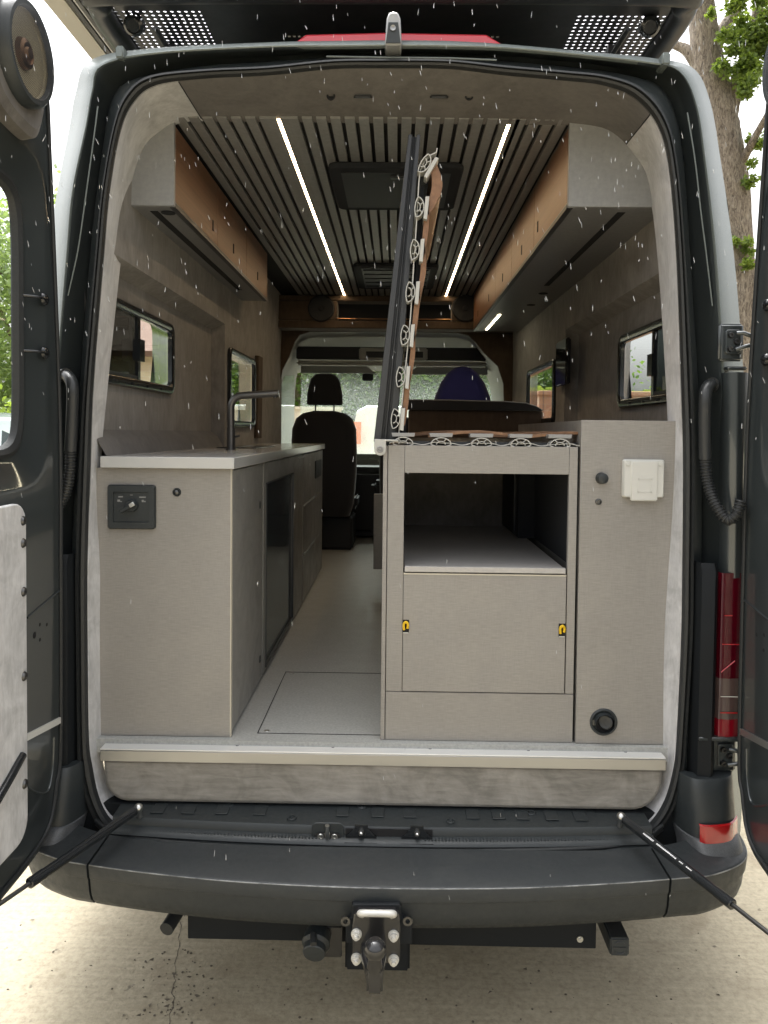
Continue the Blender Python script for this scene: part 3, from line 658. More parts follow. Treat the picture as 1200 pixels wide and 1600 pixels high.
# painted / plastic lower body corners above the bumper
for s in (-1, 1):
    off = 0 if s > 0 else -.075
    X = lambda v: s*v + off
    cv = [(X(.80), .03), (X(.803), -.02), (X(.812), -.055), (X(.834), -.090), (X(.88), -.092), (X(.925), -.08), (X(.958), -.04), (X(.972), .05), (X(.972), .3)]
    cvv = catmull([Vector((a_, b_, 0)) for a_, b_ in cv], 4)
    m = MB(); m.loft([[Vector((p.x+s*dx, p.y+dy, z)) for p in cvv] for z, dy, dx in ((.44, -.050, .006), (.465, -.044, .006), (.488, -.026, .004), (.502, -.010, 0), (.504, 0, 0))] , closed=False); m.build('corner_cap', 'cap_grey', van)
    m = MB(); m.loft([[Vector((p.x, p.y+dy, z)) for p in cvv] for z, dy in ((.502, .0), (.56, .002), (.62, .018), (.648, .024), (.655, .030), (.657, .07))], closed=False); m.build('lower_corner_panel', 'black_plastic', van)
# red reflector
for s in (1, -1):
    xs_ = [(s*a_-(0 if s > 0 else .075), b_) for a_, b_ in ((.80, -.04), (.836, -.096), (.88, -.100), (.925, -.086), (.960, -.045))]
    z0, z1 = P(1120, 1318, -.10).z, P(1120, 1289, -.10).z
    q = catmull([Vector((a, b, 0)) for a, b in xs_], 5)[5 if s > 0 else 11:]
    m = MB(); m.loft([[Vector((p.x, p.y, z0)) for p in q], [Vector((p.x, p.y-.006, z0+.003)) for p in q], [Vector((p.x, p.y-.004, z1-.003)) for p in q], [Vector((p.x, p.y+.002, z1)) for p in q]], closed=False); rf_ = m.build('reflector', 'red_refl', van)
# tail lamps with black housing
for s in (1, -1):
    k = (lambda px: P(px, 1000, -.02).x) if s > 0 else (lambda px: -.065-P(px, 1000, -.02).x)
    zt, zb = P(1130, 893, -.02).z, P(1130, 1147, -.02).z
    xa, xb = k(1117), k(1180)
    m = MB(); out_ = [(k(1085), .01), (k(1089), -.045), (k(1108), -.052), (k(1116), -.035)]
    zt2 = P(1090, 878, -.02).z
    m.loft([[Vector((a, b, z)) for a, b in out_] for z in (.60, zb, zb+.2, zt2-.02)] + [[Vector((a+.0, b+.012, zt2)) for a, b in out_]], closed=False)
    fixn(m.build('lamp_housing', 'housing', van))
    prof = [(xa, -.02), (xa+s*.006, -.042), (xa+s*.03, -.046), (xa+s*.07, -.038), (xb, .0), (xb+s*.01, .06)]
    def band(z0_, z1_, mt, nm, par, off=0, pr=prof):
        m = MB(); m.loft([[Vector((a, b-off, z0_)) for a, b in pr], [Vector((a, b-off, z1_)) for a, b in pr]], closed=False); return m.build(nm, mt, par)
    H = zt-zb
    lamp = band(zb+H*.36, zt, 'lamp_red', 'tail_light', van)
    band(zb+H*.11, zb+H*.36, 'lamp_smoke', 'lamp_lens', lamp); band(zb, zb+H*.11, 'lamp_low', 'lamp_lens', lamp)
    inner_ = prof[1:3]
    for h0, h1, c0, c1 in ((.742, .748, .1, .55), (.568, .574, 0, .95), (.15, .158, 0, .95), (.25, .255, 0, .95)):
        q = [(xa+s*(.008+.05*c0), -.0465), (xa+s*(.008+.05*c1), -.0470)]
        band(zb+H*h0, zb+H*h1, 'lamp_red_bright' if h0 > .3 else 'white_plastic' if h0 > .2 else 'red_refl', 'lamp_strip', lamp, .0015, q)
    m = MB(); m.tube([(xa+s*.008, -.047, zb+H*.40), (xa+s*.045, -.047, zb+H*.47)], .0016, 6); m.build('lamp_strip', 'lamp_red_bright', lamp)
# hinges
def hinge(cx, cy, s=1):
    c = P(cx, cy, -.028); m = MB(); m.prism([c+Vector((a, 0, b)) for a, b in rrect(.042, .066, .008)], (0, .012, 0)); m.box(c+Vector((-.035, .01, -.052)), c+Vector((.034, .03, .052)), bev=.006)
    h = m.build('door_hinge', 'paint', van, bevel=.0015); m = MB()
    for dx, dz in ((-.008, .018), (.008, 0), (-.008, -.020)): m.disc(c+Vector((dx, -.001, dz)), (0,-1,0), [(0, .0088), (.002, .0085), (.004, .0075), (.007, .0068), (.007, .0035), (.002, .003), (.002, 0)], 18)
    m.build('hinge_bolt', 'steel_dark', h)
    m = MB(); e = c+Vector((s*.055, -.02, 0))
    m.tube([c+Vector((s*.006, -.008, .022)), c+Vector((s*.02, -.016, .022)), e+Vector((0, 0, .008))], .006, 10); m.tube([c+Vector((s*.004, -.008, -.022)), c+Vector((s*.02, -.016, -.016)), e+Vector((0, 0, -.008))], .006, 10)
    m.build('hinge_arm', 'paint', h)
hinge(1146, 534); hinge(1134, 1181)
# hinge pocket ledge lines
for y0_, z_ in ((P(1130, 1213, -.05), 1213), (P(1140, 574, -.03), 574)):
    pass
a = P(1113, 1150, -.03); m = MB(); m.box((a.x-.045, -.05, a.z-.008), (a.x+.10, .0, a.z+.004), bev=.003); m.build('corner_ledge', 'paint', van)
a = P(1130, 576, -.0); m = MB(); m.box((a.x-.002, -.030, a.z-.006), (a.x+.055, .02, a.z+.004), bev=.004); m.build('corner_ledge', 'paint', van)
m = MB(); a, b = P(1133, 582, -.028), P(1163, 902, -.028)
def cpr(x0_, x1_, z): return catmull([Vector((x0_, .0, z)), Vector((x0_+.004, -.026, z)), Vector((x0_+.018, -.042, z)), Vector((x0_+.034, -.044, z)), Vector((x1_, -.02, z)), Vector((x1_+.02, .05, z))], 4)
m.loft([cpr(a.x, b.x, a.z), cpr(a.x+.004, b.x-.002, (a.z+b.z)/2), cpr(a.x+.008, b.x+.008, b.z)], closed=False)
m.build('corner_panel', 'paint', van)
# wire conduits
def conduit(pts1, pts2, r=.0155):
    m = MB(); c1 = catmull(pts1, 6); m.tube(c1, [r*1.06]*len(c1), 14)
    o = m.build('cable_conduit', 'hose', van)
    c2 = catmull(pts2, 14); L_ = 0; acc = [0]
    for a, b in zip(c2[:-1], c2[1:]): L_ += (b-a).length; acc.append(L_)
    n = int(L_/.0022); pts = []; rad = []; j = 0
    for i in range(n+1):
        d = L_*i/n
        while j < len(acc)-2 and acc[j+1] < d: j += 1
        t = (d-acc[j])/max(acc[j+1]-acc[j], 1e-9); pts.append(c2[j].lerp(c2[j+1], t)); rad.append(r*(1.0 if (i//2) % 2 else .80))
    m = MB(); m.tube(pts, rad, 14, smooth=False); m.build('corrugated_sleeve', 'hose', o)
    m = MB(); m.tube([c1[0]-Vector((0, 0, 0)), c1[0]+(c1[1]-c1[0]).normalized()*.008], r*1.35, 16); m.build('conduit_collar', 'hose', o)
conduit([P(101, 586, .0), P(108, 590, -.02), P(113, 605, -.035), P(113, 640, -.035), P(110, 705, -.035)], [P(110, 705, -.035), P(109, 735, -.035), P(104, 765, -.035), P(92, 792, -.03)])
conduit([P(1114, 601, .0), P(1106, 604, -.02), P(1102, 620, -.035), P(1101, 660, -.035), P(1102, 718, -.035)], [P(1102, 718, -.035), P(1106, 755, -.04), P(1118, 788, -.06), P(1136, 812, -.08), P(1151, 803, -.09), P(1158, 782, -.09)])
# gas struts
for s, ball_px, end_px in ((-1, (217, 1263), (0, 1412)), (1, (970, 1277), (1200, 1457))):
    A = P(*ball_px, -.075); B = PZ(*end_px, .535); d = (B-A); n = d.normalized()
    m = MB(); tb = .82 if s < 0 else .80
    m.tube([A+n*.016, A+n*.018, A+d*tb, A+d*(tb+.001)], [.008, .0118, .0118, .0118], 18)
    m.tube([A+d*(tb-.09), A+d*tb, A+d*(tb+.004)], [.0128, .0128, .010], 18)
    st = m.build('gas_strut', 'glossy_frame', van)
    m = MB(); m.tube([A+d*tb, A+d*1.25], .0052, 12); m.build('strut_rod', 'steel_dark', st)
    m = MB(); m.ball(A+Vector((0, -.004, .003)), .0125); m.tube([A, A+n*.03], .0075, 12); m.tube([A+Vector((0, 0, 0)), A+Vector((0, .01, -.03))], .006, 10); m.build('ball_socket', 'steel', st)
    if s > 0:
        m = MB(); upv = Vector((0, 0, 1)); side_ = (upv - n*upv.dot(n)).normalized(); cr = n.cross(side_); tn = -cr if (-cr).y < 0 else cr
        nrm = (side_*.82+tn*.57).normalized(); tt = nrm.cross(n).normalized()
        random.seed(3); q = .10
        for run, hgt in ((9, .0048), (14, .0042), (3, .003), (4, .003)):
            for k in range(run):
                wd = random.uniform(.0028, .0046)
                c = A+n*q+nrm*.0119; m.prism([c-tt*hgt*.5, c+n*wd-tt*hgt*.5*random.uniform(.5, 1), c+n*wd+tt*hgt*.5, c+tt*hgt*.5*random.uniform(.4, 1)], nrm*.0004)
                q += wd+.0011
            q += .010
        m.build('strut_print', 'white_mark', st)
random.seed(11)
# ---- roof details: high brake light and reversing camera
za = P(455, 66, .12).z; 
m = MB(); pts_ = [(455,69),(478,53),(600,50),(760,53),(788,70)]
m.prism([P(a, b, .10) for a, b in pts_], (0, .10, 0)); fixn(m.build('brake_light', 'red_brake', van, bevel=.006))
m = MB(); q = [(601,70),(604,28),(607,19),(614,17),(622,18),(626,28),(628,70)]
m.prism([P(a, b, -.035) for a, b in q], (0, .13, 0)); cm_ = fixn(m.build('reversing_camera', 'camera_grey', van, bevel=.006))
m = MB(); m.prism([P(a, b, -.036) for a, b in [(603,68),(607,36),(622,36),(626,68)]], (0, -.004, 0)); fixn(m.build('camera_face', 'black_plastic', cm_))
m = MB(); m.disc(P(614, 44, -.041), (0,-1,0), [(0, .008), (.003, .0075), (.002, .005), (.001, 0)], 18); m.build('camera_lens', 'lens_ring', cm_)
for px_ in (192, 1036):                    # little gutter end clips
    c = P(px_, 88 if px_ < 600 else 98, .0); m = MB(); m.box(c+Vector((-.011, -.028, -.017)), c+Vector((.011, .03, .017)), bev=.004); m.build('gutter_clip', 'paint_skylit', van)
# ---- under-bumper beams and bracket ends
zb0, zb1 = P(400, 1467, -.12).z, P(400, 1436, -.12).z
m = MB(); m.box((P(293, 1450, -.12).x, -.12, zb0-.004), (P(545, 1450, -.12).x, -.06, .40)); beam = m.build('rear_beam', 'housing', van, bevel=.003)
z0b = P(800, 1480, -.12).z; m = MB(); m.box((P(640, 1450, -.12).x, -.12, z0b), (P(932, 1450, -.12).x, -.06, .40)); b2 = m.build('rear_beam', 'housing', van, bevel=.003)
MB().disc(P(906, 1467, -.121), (0,-1,0), [(0, .009), (.003, .0085), (.003, .005), (.006, .0045), (.006, 0)], 16).build('bolt', 'steel', b2)
MB().disc(P(768, 1463, -.1205), (0,-1,0), [(0, .003), (.001, 0)], 10).build('bolt_hole', 'void_black', b2)
c = P(260, 1452, -.16); m = MB(); m.tube([c, c+Vector((.035, .16, .03))], .019, 16); m.build('tow_eye', 'rubber', van)
a, b = P(954, 1466, -.17), P(983, 1495, -.17)
m = MB(); m.box((a.x, -.17, b.z), (b.x, .05, a.z), bev=.004); br = m.build('step_bracket', 'black_plastic', van)
c = (a+b)/2; m = MB()
for a0, a1 in ((35, 145), (215, 325)): m.tube([(c.x+.0165*math.cos(R(t)), -.1712, c.z+.0165*math.sin(R(t))) for t in range(a0, a1+1, 8)], .0011, 6)
m.box((c.x-.016, -.172, c.z-.0025), (c.x-.004, -.1705, c.z+.0018)); m.box((c.x-.001, -.172, c.z-.0025), (c.x+.016, -.1705, c.z+.001)); m.build('bracket_emblem', 'alu_dark', br)
# ---- rear doors
def rear_door(s, xf):
    # local axes: u away from the van (towards the viewer), z up, w into the van's middle
    y0 = -.015
    def W3(u, z, w_): return Vector((xf - s*w_, y0-u, z))
    def outline(ins, top=2.70, bot=.50):
        k = []
        pts = [(.025,.70),(.02,1.2),(.02,1.6),(.045,2.0),(.075,2.35),(.09,2.50),(.13,2.58),(.24,top-.07),(.5,top-.06),(.7,top-.065),(.775,2.58),(.79,2.4),(.80,2.0),(.80,1.6),(.80,1.2),(.80,.75),(.78,.62),(.70,.53),(.5,.475),(.30,.472),(.19,.478),(.12,.492),(.078,.525),(.05,.60)]
        cu, cz = .42, 1.55
        res = []
        for u, z in pts:
            res.append((u+ins*(1 if u < cu else -1)*min(1, abs(u-cu)/.2), z+ins*(1 if z < cz else -1)*min(1, abs(z-cz)/.6)))
        return catmull([Vector((a, b, 0)) for a, b in res], 5, True)
    def winout(u0, u1, z0, z1, r):
        n = 28; c = []
        cu, cz, hu, hz = (u0+u1)/2, (z0+z1)/2, (u1-u0)/2, (z1-z0)/2
        for i in range(110):
            pass
        return (cu, cz, hu, hz, r)
    def wring(par, ref):
        cu, cz, hu, hz, r = par; res = []
        for p in ref:                      # radial correspondence from the outer outline
            a = math.atan2((p.y-1.55)/1.1, (p.x-.42)/.40)
            e = .28
            ca, sa = math.cos(a), math.sin(a)
            res.append(Vector((cu+hu*math.copysign(abs(ca)**e, ca), cz+hz*math.copysign(abs(sa)**e, sa), 0)))
        return res
    o0 = outline(0)
    def R3(l, w_): return [W3(p.x, p.y, w_) for p in l]
    m = MB()
    m.loft([R3(o0, -.060), R3(o0, -.012), R3(outline(.004), -.006), R3(outline(.020), -.006), R3(outline(.024), .0), R3(outline(.040), .001),
            R3(wring((.45, 1.875, .345, .44, .1), outline(.1)), .001), R3(wring((.45, 1.875, .325, .42, .1), outline(.1)), -.004),
            R3(wring((.45, 1.875, .285, .365, .1), outline(.1)), -.030), R3(wring((.45, 1.875, .262, .345, .1), outline(.1)), -.034)])
    d = fixn(m.build('rear_door', 'paint', van))
    m = MB(); m.add(R3(o0, -.061), [tuple(range(len(o0)))]) if False else None
    m = MB(); m.loft([R3(wring((.45, 1.875, .268, .350, .1), outline(.1)), -.030), R3(wring((.45, 1.875, .258, .340, .1), outline(.1)), -.026), R3(wring((.45, 1.875, .246, .328, .1), outline(.1)), -.032), R3(wring((.45, 1.875, .240, .322, .1), outline(.1)), -.046)])
    m.build('window_rubber', 'rubber', d)
    g = wring((.45, 1.875, .250, .332, .1), outline(.1)); m = MB(); m.add(R3(g, -.045), [tuple(range(len(g)))]); m.build('door_glass', 'pane', d)
    # outer skin of the door around the glass
    g2 = wring((.45, 1.875, .262, .345, .1), outline(.1)); m = MB(); m.loft([R3(o0, -.0605), R3(g2, -.0605), R3(g2, -.046)]); fixn(m.build('outer_skin', 'paint', d))
    # weather strip along the edge
    m = MB(); m.tube(R3(outline(.030), .004)+R3(outline(.030), .004)[:1], .0055, 8, cap=False); m.build('weather_strip', 'rubber', d)
    m = MB(); m.tube([W3(p.x, p.y, -.058) for p in outline(-.002)], .006, 8, cap=False); m.build('edge_trim', 'glossy_frame', d)
    # suede panel with its screws
    q = [(.515+a, 1.0+b) for a, b in rrect(.50, .84, .055)]
    q = [(a, b + (0 if b > .75 else .0)) for a, b in q]
    m = MB(); ww = [W3(a, b, .002) for a, b in q]; nw = len(ww)
    m.prism(ww, Vector((-s*.012, 0, 0))); pn = fixn(m.build('door_trim_panel', 'suede', d, bevel=.004))
    for u, z in ((.283, 1.375), (.283, 1.20), (.283, 1.32), (.283, .99), (.283, .72), (.5, 1.395), (.74, 1.2), (.74, .75)):
        MB().disc(W3(u, z, .0135), (-s, 0, 0), [(0, .0125), (.003, .011), (.006, .0085), (.006, .003), (.004, 0)], 16).build('screw', 'steel_dark', pn)
    m = MB(); m.tube([W3(.30, .80, .018), W3(.36, .775, .020), W3(.46, .73, .018)], .010, 10); m.build('pull_slot', 'glossy_frame', pn)
    # speaker above the window on a suede pod
    c = W3(.335, 2.475, .0)
    m = MB(); q = catmull([Vector(v) for v in ((.185, 2.47, 0), (.20, 2.38, 0), (.235, 2.315, 0), (.30, 2.305, 0), (.42, 2.33, 0), (.50, 2.42, 0), (.50, 2.53, 0), (.42, 2.60, 0), (.28, 2.60, 0), (.21, 2.55, 0))], 5, True)
    cu, cz = .34, 2.46
    m.loft([R3(q, .001), R3([Vector((cu+(p.x-cu)*.97, cz+(p.y-cz)*.97, 0)) for p in q], .030), R3([Vector((cu+(p.x-cu)*.85, cz+(p.y-cz)*.85, 0)) for p in q], .042)]); m.add(R3([Vector((cu+(p.x-cu)*.85, cz+(p.y-cz)*.85, 0)) for p in q], .042), [tuple(range(len(q)))])
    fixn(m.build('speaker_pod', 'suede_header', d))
    c = W3(.335, 2.475, .040); ax = Vector((-s, 0, 0))
    m = MB(); m.disc(c, ax, [(0, .120), (.022, .118), (.030, .111), (.030, .100), (.020, .096)], 48); spk = m.build('speaker', 'black_plastic', d)
    m = MB(); m.disc(c, ax, [(.018, .104), (.010, .096), (.006, .045), (.004, .034)], 40); m.build('speaker_cone', 'cone', spk)
    m = MB(); m.disc(c, ax, [(.004, .036), (.016, .033), (.020, .024), (.016, .022), (.016, .016), (.024, .012), (.026, 0)], 32); m.build('tweeter', 'copper', spk)
    m = MB(); m.disc(c, ax, [(.028, .112), (.036, .07), (.038, .0)], 48); m.build('speaker_grille', 'grille', spk)
    # cable clips across the window frame
    for z in (1.94, 1.80):
        m = MB(); m.tube([W3(.19, z, -.028), W3(.165, z, .004), W3(.14, z, .010)], .0042, 8); m.disc(W3(.135, z, .0), ax, [(0, .017), (.006, .015), (.010, .009), (.010, 0)], 16); m.build('cable_clip', 'glossy_frame', d)
    # pressed creases and fixing holes
    m = MB(); 
    m.tube([W3(.055, 1.155, .002), W3(.12, 1.145, .002), W3(.24, 1.125, .002)], .0035, 8); m.build('door_crease', 'paint', d)
    m = MB(); m.prism([W3(.05, .785, .001), W3(.25, .815, .001), W3(.25, .832, .001), W3(.05, .802, .001)], (-s*.005, 0, 0)); m.build('pad_strip', 'white_plastic' if s < 0 else 'alu', d)
    m = MB(); m.tube(catmull([W3(.09, .76, .001), W3(.10, .68, .002), W3(.13, .63, .002), W3(.20, .66, .002), W3(.25, .70, .001)], 5), .003, 8)
    m.build('door_crease', 'paint', d)
    m = MB()
    for u, z, r_ in ((.17, 1.09, .005), (.13, 1.08, .005), (.20, 1.07, .009), (.17, 1.05, .005)): m.disc(W3(u, z, .0015), ax, [(0, r_), (.0008, r_*.8), (.0004, 0)], 12)
    m.build('fixing_hole', 'void_black', d)
    return d
m = perforated('grille', .0034, .0013, (.02, .021, .024))
# grille holes lie in the y-z plane
for l in list(m.node_tree.links):
    if l.from_node.bl_idname == 'ShaderNodeSeparateXYZ' and l.from_socket.name == 'X':
        ts = l.to_socket; sx = l.from_node; m.node_tree.links.remove(l); m.node_tree.links.new(sx.outputs[2], ts)
dl = rear_door(-1, -.925); dl['label'] = 'open left rear door with speaker and cable clips'
dr = rear_door(1, .955); dr['label'] = 'open right rear door, mostly outside the picture'
# ================================================================== KITCHEN UNIT
kit = thing('kitchen_unit', 'long taupe kitchen cabinet with pale worktop along the left wall', 'kitchen unit', (-.66, .06, ZF))
xk = -.475; yk = .06; yke = 2.84
zt_ = P(260, 714, .035).z; zl = P(260, 732, .035).z
m = MB(); m.box((-.845, yk+.018, ZF+.001), (xk-.018, yke-.01, zl-.001)); m.build('carcass', 'linen_dark', kit)
m = MB(); xl = P(150, 900, yk).x; m.box((xl, yk, ZF+.001), (xk-.0005, yk+.017, zl-.001)); endp = m.build('end_panel', 'linen', kit, bevel=.0015)
m = MB(); m.box((xk-.003, yk-.0005, ZF+.001), (xk, yk+.0165, zl-.001)); m.build('edge_band', 'edge_pale', endp)
m = MB(); m.prism([(-.85, .035, zl), (xk+.012, .035, zl), (xk+.012, yke+.02, zl), (-.84, yke+.02, zl)], (0, 0, zt_-zl)); fixn(m.build('worktop', 'worktop', kit, bevel=.002))
def aisle(px0, px1, top, bot): return (PX(px0, 800, xk).y, PX(px1, 800, xk).y)
def ya(px, py): p = PX(px, py, xk); return p.y, p.z
ys_ = [yk+.018, ya(410, 900)[0]-.002, ya(411.5, 900)[0], ya(472.5, 800)[0]-.002, ya(473.5, 800)[0]+.002, yke-.012]
zc0, zc1 = ZF+.012, zl-.006
m = MB(); m.box((xk-.016, ys_[0], zc0), (xk, ys_[1], zc1)); d1 = m.build('cupboard_door', 'linen_dark', kit, bevel=.0012)
gy0, gz0 = ya(414.5, 1043); gy1, gz1 = ya(458.6, 739); gzt = ya(414.5, 755)[1]
m = MB(); m.box((xk-.016, ys_[2], zc0), (xk, gy0, zc1)); m.box((xk-.016, gy1, zc0), (xk, ys_[3], zc1)); m.box((xk-.016, gy0, gzt), (xk, gy1, zc1)); m.box((xk-.016, gy0, zc0), (xk, gy1, gz0)); d2 = m.build('display_door', 'linen_dark', kit)
m = MB(); m.box((xk-.012, gy0, gz0), (xk-.008, gy1, gzt)); m.build('reeded_glass', 'reeded', d2)
m = MB(); t_ = .008; m.box((xk-.006, gy0, gz0), (xk+.004, gy1, gz0+t_)); m.box((xk-.006, gy0, gzt-t_*.6), (xk+.003, gy1, gzt)); m.box((xk-.006, gy0, gz0), (xk+.003, gy0+.005, gzt)); m.box((xk-.006, gy1-.006, gz0), (xk+.003, gy1, gzt)); m.build('glass_frame', 'alu_dark', d2)
for (pa, pb) in (((475, 789), (491.6, 778)), ((475, 864), (491, 846)), ((465.5, 715.5), (476, 713.5))):
    a, b = PX(*pa, xk), PX(*pb, xk); m = MB(); m.box((xk, a.y, (a.z+b.z)/2-.003), (xk+.006, b.y, (a.z+b.z)/2+.003)); m.build('drawer_handle', 'alu', kit)
zq = [zc0, PX(483, 858, xk).z+.012, PX(483, 785, xk).z+.012, zc1]
for a, b in zip(zq[:-1], zq[1:]):
    m = MB(); m.box((xk-.016, ys_[4], a+.001), (xk, ys_[5], b-.002)); m.build('drawer_front', 'linen_dark', kit, bevel=.001)
for py_, mt in ((789, 'black_plastic'), (1030, 'black_plastic')):
    p = PX(406, py_, xk); MB().disc((xk, p.y, p.z), (1,0,0), [(0, .014), (.002, .0135), (.002, .010), (.0, .009), (0, 0)], 20).build('door_catch', mt, d1)
p = PX(402.5, 912, xk); MB().disc((xk, p.y, p.z), (1,0,0), [(0, .010), (.003, .009), (.003, .004), (.001, 0)], 18).build('door_lock', 'steel', d1)
a, b = PX(491.6, 748, xk), PX(500.6, 717, xk); m = MB(); m.box((xk, a.y, a.z), (xk+.008, b.y, b.z), bev=.003); m.build('power_socket', 'black_plastic', kit)
p = PX(484, 726, xk); MB().disc((xk, p.y, p.z), (1,0,0), [(0, .008), (.003, .007), (.003, 0)], 14).build('indicator_lamp', 'white_plastic', kit)
# black sink edge seen flat on the worktop
m = MB(); a = PZ(312, 703.5, zt_); m.box((-.80, 1.25, zt_+.0005), (-.62, 1.80, zt_+.004), bev=.0015); m.build('sink', 'glossy_frame', kit)
# battery control panel
a, b = P(170, 757, yk), P(244, 826.5, yk)
cpx, cpz, w_, h_ = (a.x+b.x)/2, (a.z+b.z)/2, b.x-a.x, a.z-b.z
def rr3(w2, h2, r, y, dz=0): return [Vector((cpx+p, y, cpz+q+dz)) for p, q in rrect(w2, h2, r)]
m = MB(); rs_ = [rr3(w_, h_, .008, yk), rr3(w_, h_, .008, yk-.010), rr3(w_-.006, h_-.006, .007, yk-.014), rr3(w_-.034, h_-.040, .003, yk-.014), rr3(w_-.036, h_-.042, .003, yk-.009)]
m.loft(rs_); m.add(rs_[-1], [tuple(range(len(rs_[-1])))]); cpn = fixn(m.build('rotary_switch', 'black_plastic', endp))
kc = P(206, 790, yk-.012)
m = MB(); m.disc(kc, (0,-1,0), [(0, .019), (.008, .018), (.010, .016), (.010, 0)], 28); m.build('switch_dial', 'black_plastic', cpn)
ang = R(31); dx, dz = math.cos(ang), math.sin(ang); nx, nz = -dz, dx
def barpoly(l0, l1, hw, y): return [Vector((kc.x+dx*l+nx*k, y, kc.z+dz*l+nz*k)) for l, k in ((l0, -hw), (l1, -hw), (l1, hw), (l0, hw))]
m = MB(); m.prism(barpoly(-.032, .018, .0055, yk-.020), (0, -.014, 0)); fixn(m.build('switch_lever', 'black_plastic', cpn, bevel=.002))
m = MB(); m.prism(barpoly(.001, .017, .0062, yk-.033), (0, -.006, 0)); fixn(m.build('lever_tip', 'steel', cpn, bevel=.002))
m = MB()
for (x0, y0, x1, y1) in ((185, 775.2, 192.2, 777.2), (217.7, 775.8, 228, 777.9)):
    n = 6 if x0 < 200 else 8
    for k in range(n):
        q0 = x0+(x1-x0)*k/n; p0, p1 = P(q0, y0, yk-.0097), P(q0+(x1-x0)/n*.8, y1, yk-.0097); m.box((p0.x, yk-.0102, p1.z), (p1.x, yk-.0095, p0.z))
for (x0, y0, x1, y1) in ((183.5, 780.5, 187.5, 784), (188, 783, 190.5, 784.4), (221.5, 781, 224.5, 784.5), (225, 782.5, 227.5, 784.6), (203.5, 773, 207.6, 774)):
    p0, p1 = P(x0, y0, yk-.0097), P(x1, y1, yk-.0097); m.box((p0.x, yk-.0102, p1.z), (p1.x, yk-.0095, p0.z))
m.build('switch_marking', 'clip_grey', cpn)
p = P(276.5, 769, yk); m = MB(); m.disc((p.x, yk, p.z), (0,-1,0), [(0, .0125), (.004, .012), (.006, .010), (.004, .0075), (.004, .0)], 22); bt = m.build('push_button', 'black_plastic', endp)
m = MB(); m.disc((p.x, yk-.004, p.z), (0,-1,0), [(0, .007), (.004, .0065), (.006, .003), (.006, 0)], 18); m.build('button_cap', 'steel_dark', bt)
# ---- tap
T0 = Vector((PX(361, 700, -.66).x, PX(361, 700, -.66).y, zt_)); yt = T0.y
def tp(px, py): return P(px, py, yt)
tap = thing('tap', 'square bent dark metal tap standing on the pale worktop', 'tap', (T0.x, yt, zt_))
pa = [tp(361, 701), tp(361, 650)] + [tp(361+18*(1-math.cos(R(t))), 636-18*math.sin(R(t))) for t in range(0, 91, 10)] + [tp(435, 614.5)]
pa[0].z = zt_
m = MB(); m.tube(pa, .0145, 16); m.build('spout', 'tap_grey', tap)
m = MB(); m.tube([pa[0], pa[0]+Vector((0,0,.09))], .017, 16); m.tube([pa[0], pa[0]+Vector((0,0,.006))], .022, 20); m.build('tap_base', 'tap_grey', tap)
m = MB(); e = pa[-1]; m.tube([e+Vector((-.012, 0, -.004)), e+Vector((-.012, 0, -.018))], .008, 12); m.build('nozzle', 'steel_dark', tap)
m = MB(); m.tube([pa[0]+Vector((0, -.0, .05)), pa[0]+Vector((.035, -.0, .058))], .004, 10); m.build('tap_lever', 'alu_dark', tap)
# ================================================================== BED CABINET (rear right)
bed = thing('bed_cabinet', 'taupe bed box with open shelf and one drawer front in the middle of the opening', 'cabinet', (.25, .06, ZF))
yb = .06
def fx(px, py=900): return P(px, py, yb).x
def fz(py, px=750): return P(px, py, yb).z
ztop = P(750, 697, yb).z
zb_ = z_bot = ZF+.001
m = MB(); m.box((fx(597), yb-.002, zb_), (fx(603.5), 1.95, ztop-.002)); m.build('side_panel', 'linen', bed, bevel=.001)
xs0, xs1 = fx(604.5), fx(630); xr0, xr1 = fx(886.5), fx(900.5, 900)
zp = fz(1083)
m = MB(); m.box((xs0, yb, zp+.002), (xs1, yb+.018, ztop)); m.build('stile', 'linen', bed, bevel=.001)
m = MB(); m.box((xr0, yb, zp+.002), (xr1-.002, yb+.018, ztop)); m.build('stile', 'linen', bed, bevel=.001)
m = MB(); m.box((xs1+.0008, yb, fz(740)), (xr0-.0008, yb+.018, ztop)); m.build('top_rail', 'linen', bed, bevel=.001)
m = MB(); m.box((xs0, yb, zb_), (xr1-.002, yb+.018, zp)); m.build('plinth', 'linen', bed, bevel=.001)
zd1 = fz(897); m = MB(); m.box((xs1+.001, yb-.002, zp+.003), (xr0-.003, yb+.016, zd1)); dr_ = m.build('drawer_front', 'linen', bed, bevel=.0012)
m = MB(); m.box((xs1+.001, yb-.0035, zd1-.003), (xr0-.003, yb+.014, zd1+.0005)); m.build('edge_band', 'edge_pale', dr_)
m = MB(); m.box((xs0, yb+.02, zp-.3), (xr0, yb+.024, zd1+.01)); m.build('drawer_box', 'void_black', dr_)
for px_, py_, d_ in ((634, 978, 1), (878, 984, -1)):
    c = P(px_, py_, yb-.002); m = MB(); m.box(c+Vector((-.0095, -.001, -.020)), c+Vector((.0095, .0005, .018))); lt = m.build('latch_pocket', 'void_black', dr_)
    m = MB(); m.tube(catmull([c+Vector((-.005, -.005, -.010)), c+Vector((-.006, -.006, .006)), c+Vector((0, -.007, .013)), c+Vector((.006, -.006, .006)), c+Vector((.005, -.005, -.006))], 5), .0038, 10); m.build('latch_tab', 'yellow', lt)
    m = MB(); m.box(c+Vector((-.008, -.002, -.021)), c+Vector((.008, 0, -.0185))); m.build('latch_foot', 'white_plastic', lt)
